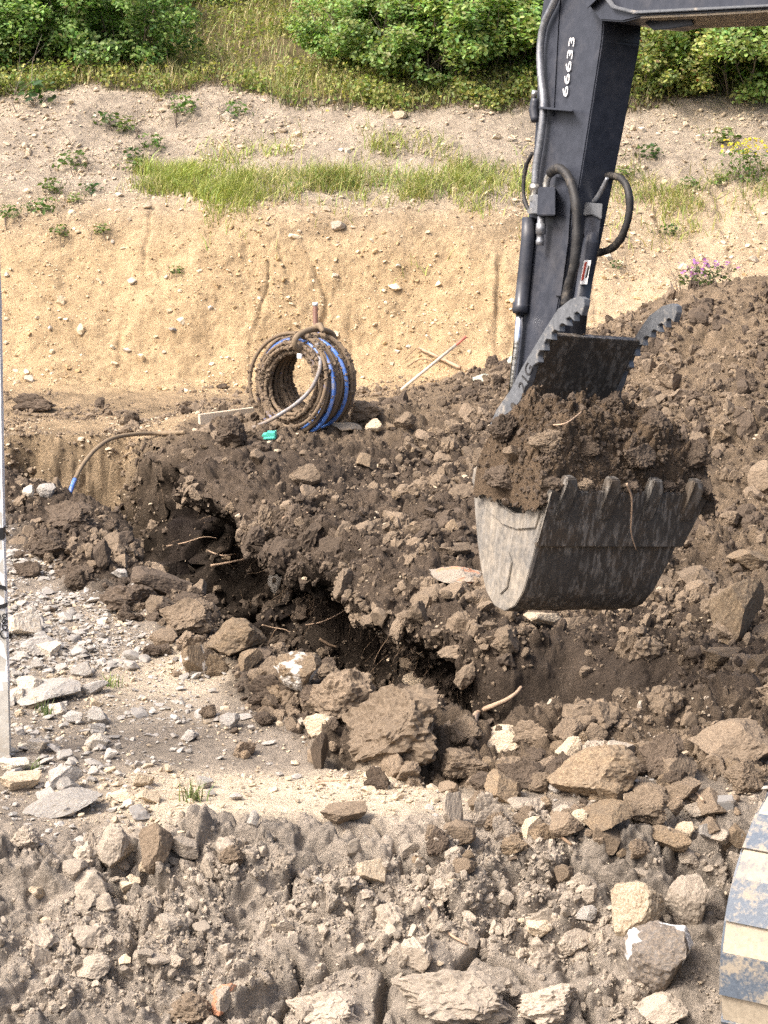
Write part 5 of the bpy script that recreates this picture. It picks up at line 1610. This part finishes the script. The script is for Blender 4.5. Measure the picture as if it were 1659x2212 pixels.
# picture x, depth, size, kind, label
SHRUBS = [
 (25, 24.0, 0.95, 1, "grey-stemmed green shrub in the upper left corner"),
 (85, 24.3, 0.9, 3, "light green shrub right of the grey-stemmed corner shrub"),
 (185, 24.0, 1.0, 1, "dense dark green shrub, left part of the upper left thicket"),
 (305, 23.9, 0.95, 1, "dense dark green shrub with bare twigs at the grassy gap's left side"),
 (130, 25.6, 1.1, 0, "green shrub behind the upper left thicket"),
 (265, 25.6, 1.1, 0, "tall green shrub behind the dark thicket's right part"),
 (440, 26.9, 0.7, 1, "dark shrub at the top of the grassy gap"),
 (525, 27.4, 0.65, 1, "second dark shrub at the top of the grassy gap"),
 (765, 23.9, 0.85, 0, "fresh green shrub on the grassy gap's right side"),
 (830, 23.6, 0.95, 0, "round green shrub, second right of the grassy gap"),
 (900, 23.4, 1.0, 3, "bright green shrub in the middle of the central thicket"),
 (980, 23.3, 1.05, 0, "bright green shrub hanging to the turf lip near the arm"),
 (1070, 23.5, 1.05, 3, "green shrub with reddish leaves beside the arm"),
 (1150, 23.7, 1.0, 0, "green shrub partly hidden behind the arm"),
 (670, 25.4, 0.55, 4, "yellowish low shrub in the grassy gap"),
 (830, 25.4, 1.1, 1, "dark shrub behind the round green shrub"),
 (930, 25.2, 1.2, 1, "dark shrub behind the central thicket"),
 (1080, 25.2, 1.2, 0, "green shrub high up beside the arm's top"),
 (1400, 23.3, 0.85, 4, "yellow-green shrub with red leaves right of the arm"),
 (1480, 23.3, 0.95, 2, "yellow-green shrub under the boom"),
 (1570, 23.2, 1.0, 3, "bright green shrub second from the right edge"),
 (1650, 23.7, 1.2, 1, "dark green shrub at the right edge under the boom"),
 (1440, 25.8, 1.1, 0, "green shrub behind the yellow-green ones"),
 (1560, 26.2, 1.2, 1, "dark shrub behind the right-hand bushes"),
 (1330, 25.4, 1.1, 0, "green shrub behind the arm's right side"),
 (1240, 25.0, 1.1, 0, "green shrub hidden by the arm's upper half"),
]
def plant(name, crown, trunk, loc, s, rz, label, cat, group, mat=None, sub=("crown", "trunk")):
    e = empty(name, loc, label, cat, group)
    e.scale = (s, s, s); e.rotation_euler = (0, 0, rz)
    obj(sub[0], crown, mat or M_LEAF, e)
    if trunk is not None: obj(sub[1], trunk, M_TWIG, e)
    return e
rs = random.Random(9)
for px, Y, s, k, lab in SHRUBS:
    X = (px - CX) / FPX * Y * 1.02
    plant("shrub", SH[k][0], SH[k][1], drop(X, Y)[0] - Vector((0, 0, 0.08)), s, rs.uniform(0, 6.28), lab, "shrub", "shrubs on the slope above the cut")
for j in range(16):
    X, Y = -5.4 + j * 0.72 + rs.uniform(-.2, .2), rs.uniform(27.8, 30.5)
    plant("shrub", SH[rs.choice((0, 1, 1, 3))][0], None, drop(X, Y)[0], rs.uniform(1.1, 1.5), rs.uniform(0, 6.28), "far shrub in the closed thicket along the top of the slope", "shrub", "far thicket shrubs")

# turf, herbs and dry grass above the cut
def veg_points(weight, n):
    i, p, nn = sample(weight, n)
    return p
vg = T['veg'] * (T['Y'] < 29) * (0.4 + patchy) * (1 + 2.5 * (T['d'] < 5.6))
p = veg_points(vg, 26000)
obj("meadow_grass", blades_mesh("meadow_grass", p, 0.20, 0.009, tint(len(p), (0.33, 0.33, 0.12), .35, (0.52, 0.44, 0.25), .38), 0.6), M_GRASS, None, "dry yellow-green grass on the slope above the cut", "grass", kind="stuff")
p = veg_points(vg * patchy2, 26000)
p[:, 2] += rng.random(len(p)) ** 1.3 * 0.26
obj("low_herbs", leaves_mesh("low_herbs", p, np.zeros_like(p), 0.042, tint(len(p), (0.28, 0.32, 0.10), .3, (0.42, 0.39, 0.13), .22), 0.8), M_LEAF, None, "low yellow-green herbs covering the slope above the cut", "herbs", kind="stuff")
lipw = T['veg'] * (1 - T['veg']) * 4 * (T['d'] < 6.5)
p = veg_points(lipw, 5200)
obj("hanging_turf", blades_mesh("hanging_turf", p + np.array([0, -0.05, 0.02]), -0.16, 0.008, tint(len(p), (0.20, 0.17, 0.10), .35, (0.12, 0.09, 0.06), .4), 0.9), M_GRASS, None, "hanging grass and roots along the turf lip", "grass", kind="stuff")
p = veg_points(lipw * patchy2, 5200)
p[:, 2] += rng.random(len(p)) * 0.22 - 0.03
obj("lip_herbs", leaves_mesh("lip_herbs", p, np.tile(np.array([[0, -1.0, 0]]), (len(p), 1)), 0.045, tint(len(p), (0.22, 0.26, 0.08), .3, (0.36, 0.33, 0.10), .2), 0.5), M_LEAF, None, "leafy herbs spilling over the turf lip", "herbs", kind="stuff")
# grass on the ledge
led = np.exp(-((T['d'] - 2.62 - 0.35 * T['w2']) / (0.28 + 0.14 * patchy2)) ** 2) * sstep(-2.55, -1.9, T['X'] ) * (1 - 0.85 * sstep(0.75, 1.3, T['X'])) * (0.22 + sstep(0.25, 1.3, patchy2) * (0.3 + 0.6 * patchy))
p = veg_points(led, 9500)
yel = sstep(-0.5, 0.5, fbm(p, 1.2, 2, 401))[:, None]
gcol = tint(len(p), (0.25, 0.29, 0.085), .3, (0.45, 0.38, 0.19), .3) * (1 - yel) + tint(len(p), (0.34, 0.38, 0.10), .25) * yel
obj("ledge_grass", blades_mesh("ledge_grass", p, 0.17, 0.008, gcol, 1.1), M_GRASS, None, "bright green grass strip on the ledge across the scree", "grass", kind="stuff")

# single weeds
def weed_parts(seed, col, n=46, R=0.075, H=0.10, size=0.042):
    r = np.random.default_rng(seed)
    C = np.stack([r.normal(0, R * .6, n), r.normal(0, R * .6, n), r.random(n) * H + 0.01], 1)
    return leaves_mesh("leaves", C, unit(C + 1e-4), size, tint(n, col, .25), 0.7, 0.6), stems_mesh("stem", H, R * .7, 5, seed, 0.004)
WD = [weed_parts(60 + k, c) for k, c in enumerate(((0.11, 0.19, 0.05), (0.15, 0.21, 0.06), (0.08, 0.14, 0.045)))]
WEEDS = [(115, 418, 1.2, "green weed low on the left scree"), (98, 458, 1.1, "bright green rosette weed on the left scree edge"), (66, 456, .7, "small weed left of the bright rosette"),
         (20, 470, 1.0, "weed near the left edge at the scree foot"), (160, 438, .8, "weed right of the bright rosette"), (196, 420, .9, "weed two steps right of the bright rosette"),
         (70, 225, 1.9, "leafy bush-like weed under the turf in the upper left"), (230, 270, 1.1, "weed at the foot of the upper left turf"), (270, 285, 1.3, "leafy weed under the turf notch"),
         (160, 365, 1.5, "sprawling grey-green weed in mid scree"), (330, 320, 1.2, "weed trailing down the scree"), (288, 345, 1.0, "weed left of the ledge grass"),
         (395, 245, 1.5, "leafy weed hanging from the turf lip"), (510, 250, 1.2, "weed beside the white stone under the turf"), (290, 372, 1.1, "weed at the ledge grass's left end"),
         (135, 510, .9, "small weed with blue flowers at the tan bank's top"), (217, 505, .8, "greyish weed at the top of the tan bank"), (383, 590, .6, "tiny sprout on the tan bank"),
         (1445, 508, .9, "small weed on the pale slope right of the arm"), (1330, 578, .6, "tiny weed right of the wrapped hoses"), (1345, 385, 1.0, "weed behind the looped hose"),
         (1400, 345, 1.3, "weed on the right-hand scree"), (1560, 310, 1.3, "leafy weed at the right scree's top"), (1490, 405, .9, "flat weed right of the looped hose"), (1550, 400, .9, "flat weed left of the yellow-flowered plant")]
for px, py, s, lab in WEEDS:
    k = rs.choice((0, 1, 2))
    plant("weed", WD[k][0], WD[k][1], hit(px, py)[0] - Vector((0, 0, .01)), s * 1.15, rs.uniform(0, 6.28), lab, "weed", "weeds on the scree", sub=("leaves", "stem"))
def tuft(px, py, n, h, col, label):
    loc = hit(px, py)[0]
    B = np.stack([rng.normal(0, .02, n), rng.normal(0, .02, n), np.zeros(n)], 1)
    e = empty("grass_tuft", loc, label, "grass")
    obj("blades", blades_mesh("blades", B, h, 0.006, tint(n, col, .25), 0.6), M_GRASS, e)
tuft(416, 1732, 44, 0.085, (0.20, 0.23, 0.09), "lone grass tuft on the pale track")
tuft(95, 1545, 26, 0.07, (0.16, 0.20, 0.08), "grass tuft in gravel below the broad grey slab")
tuft(75, 1665, 20, 0.05, (0.18, 0.22, 0.09), "tiny grass tuft right of the post foot")
tuft(240, 1485, 20, 0.06, (0.20, 0.25, 0.07), "yellow-green sprout on the trampled ground")
def flower_plant(px, py, w, h, n, petal, green, label, dy=0.0):
    loc = hit(px, py)[0] + Vector((0, dy, 0))
    e = empty("flowering_plant", loc, label, "plant")
    C = np.stack([rng.normal(0, w * .4, n), rng.normal(0, w * .3, n), rng.random(n) * h * .8], 1)
    obj("leaves", leaves_mesh("leaves", C, unit(C + 1e-4), 0.04, tint(n, green, .25), .6), M_LEAF, e)
    m = n // 2
    C = np.stack([rng.normal(0, w * .42, m), rng.normal(0, w * .3, m), h * rng.uniform(.7, 1.1, m)], 1)
    obj("flowers", leaves_mesh("flowers", C, np.tile(np.array([[0, -.6, .6]]), (m, 1)), 0.030, tint(m, petal, .15), .8, .9), M_LEAF, e)
    obj("stem", stems_mesh("stem", h * .8, w * .5, 8, int(px), 0.005), M_TWIG, e)
flower_plant(1612, 392, .26, .38, 260, (0.60, 0.50, 0.04), (0.12, 0.19, 0.05), "yellow-flowered plant at the right end of the ledge")
flower_plant(1545, 622, .18, .16, 90, (0.52, 0.22, 0.56), (0.14, 0.18, 0.07), "purple-flowered plant behind the crest of the dark pile", 0.35)
flower_plant(1500, 628, .12, .10, 44, (0.52, 0.22, 0.56), (0.14, 0.18, 0.07), "small purple-flowered plant left of the larger purple one", 0.35)
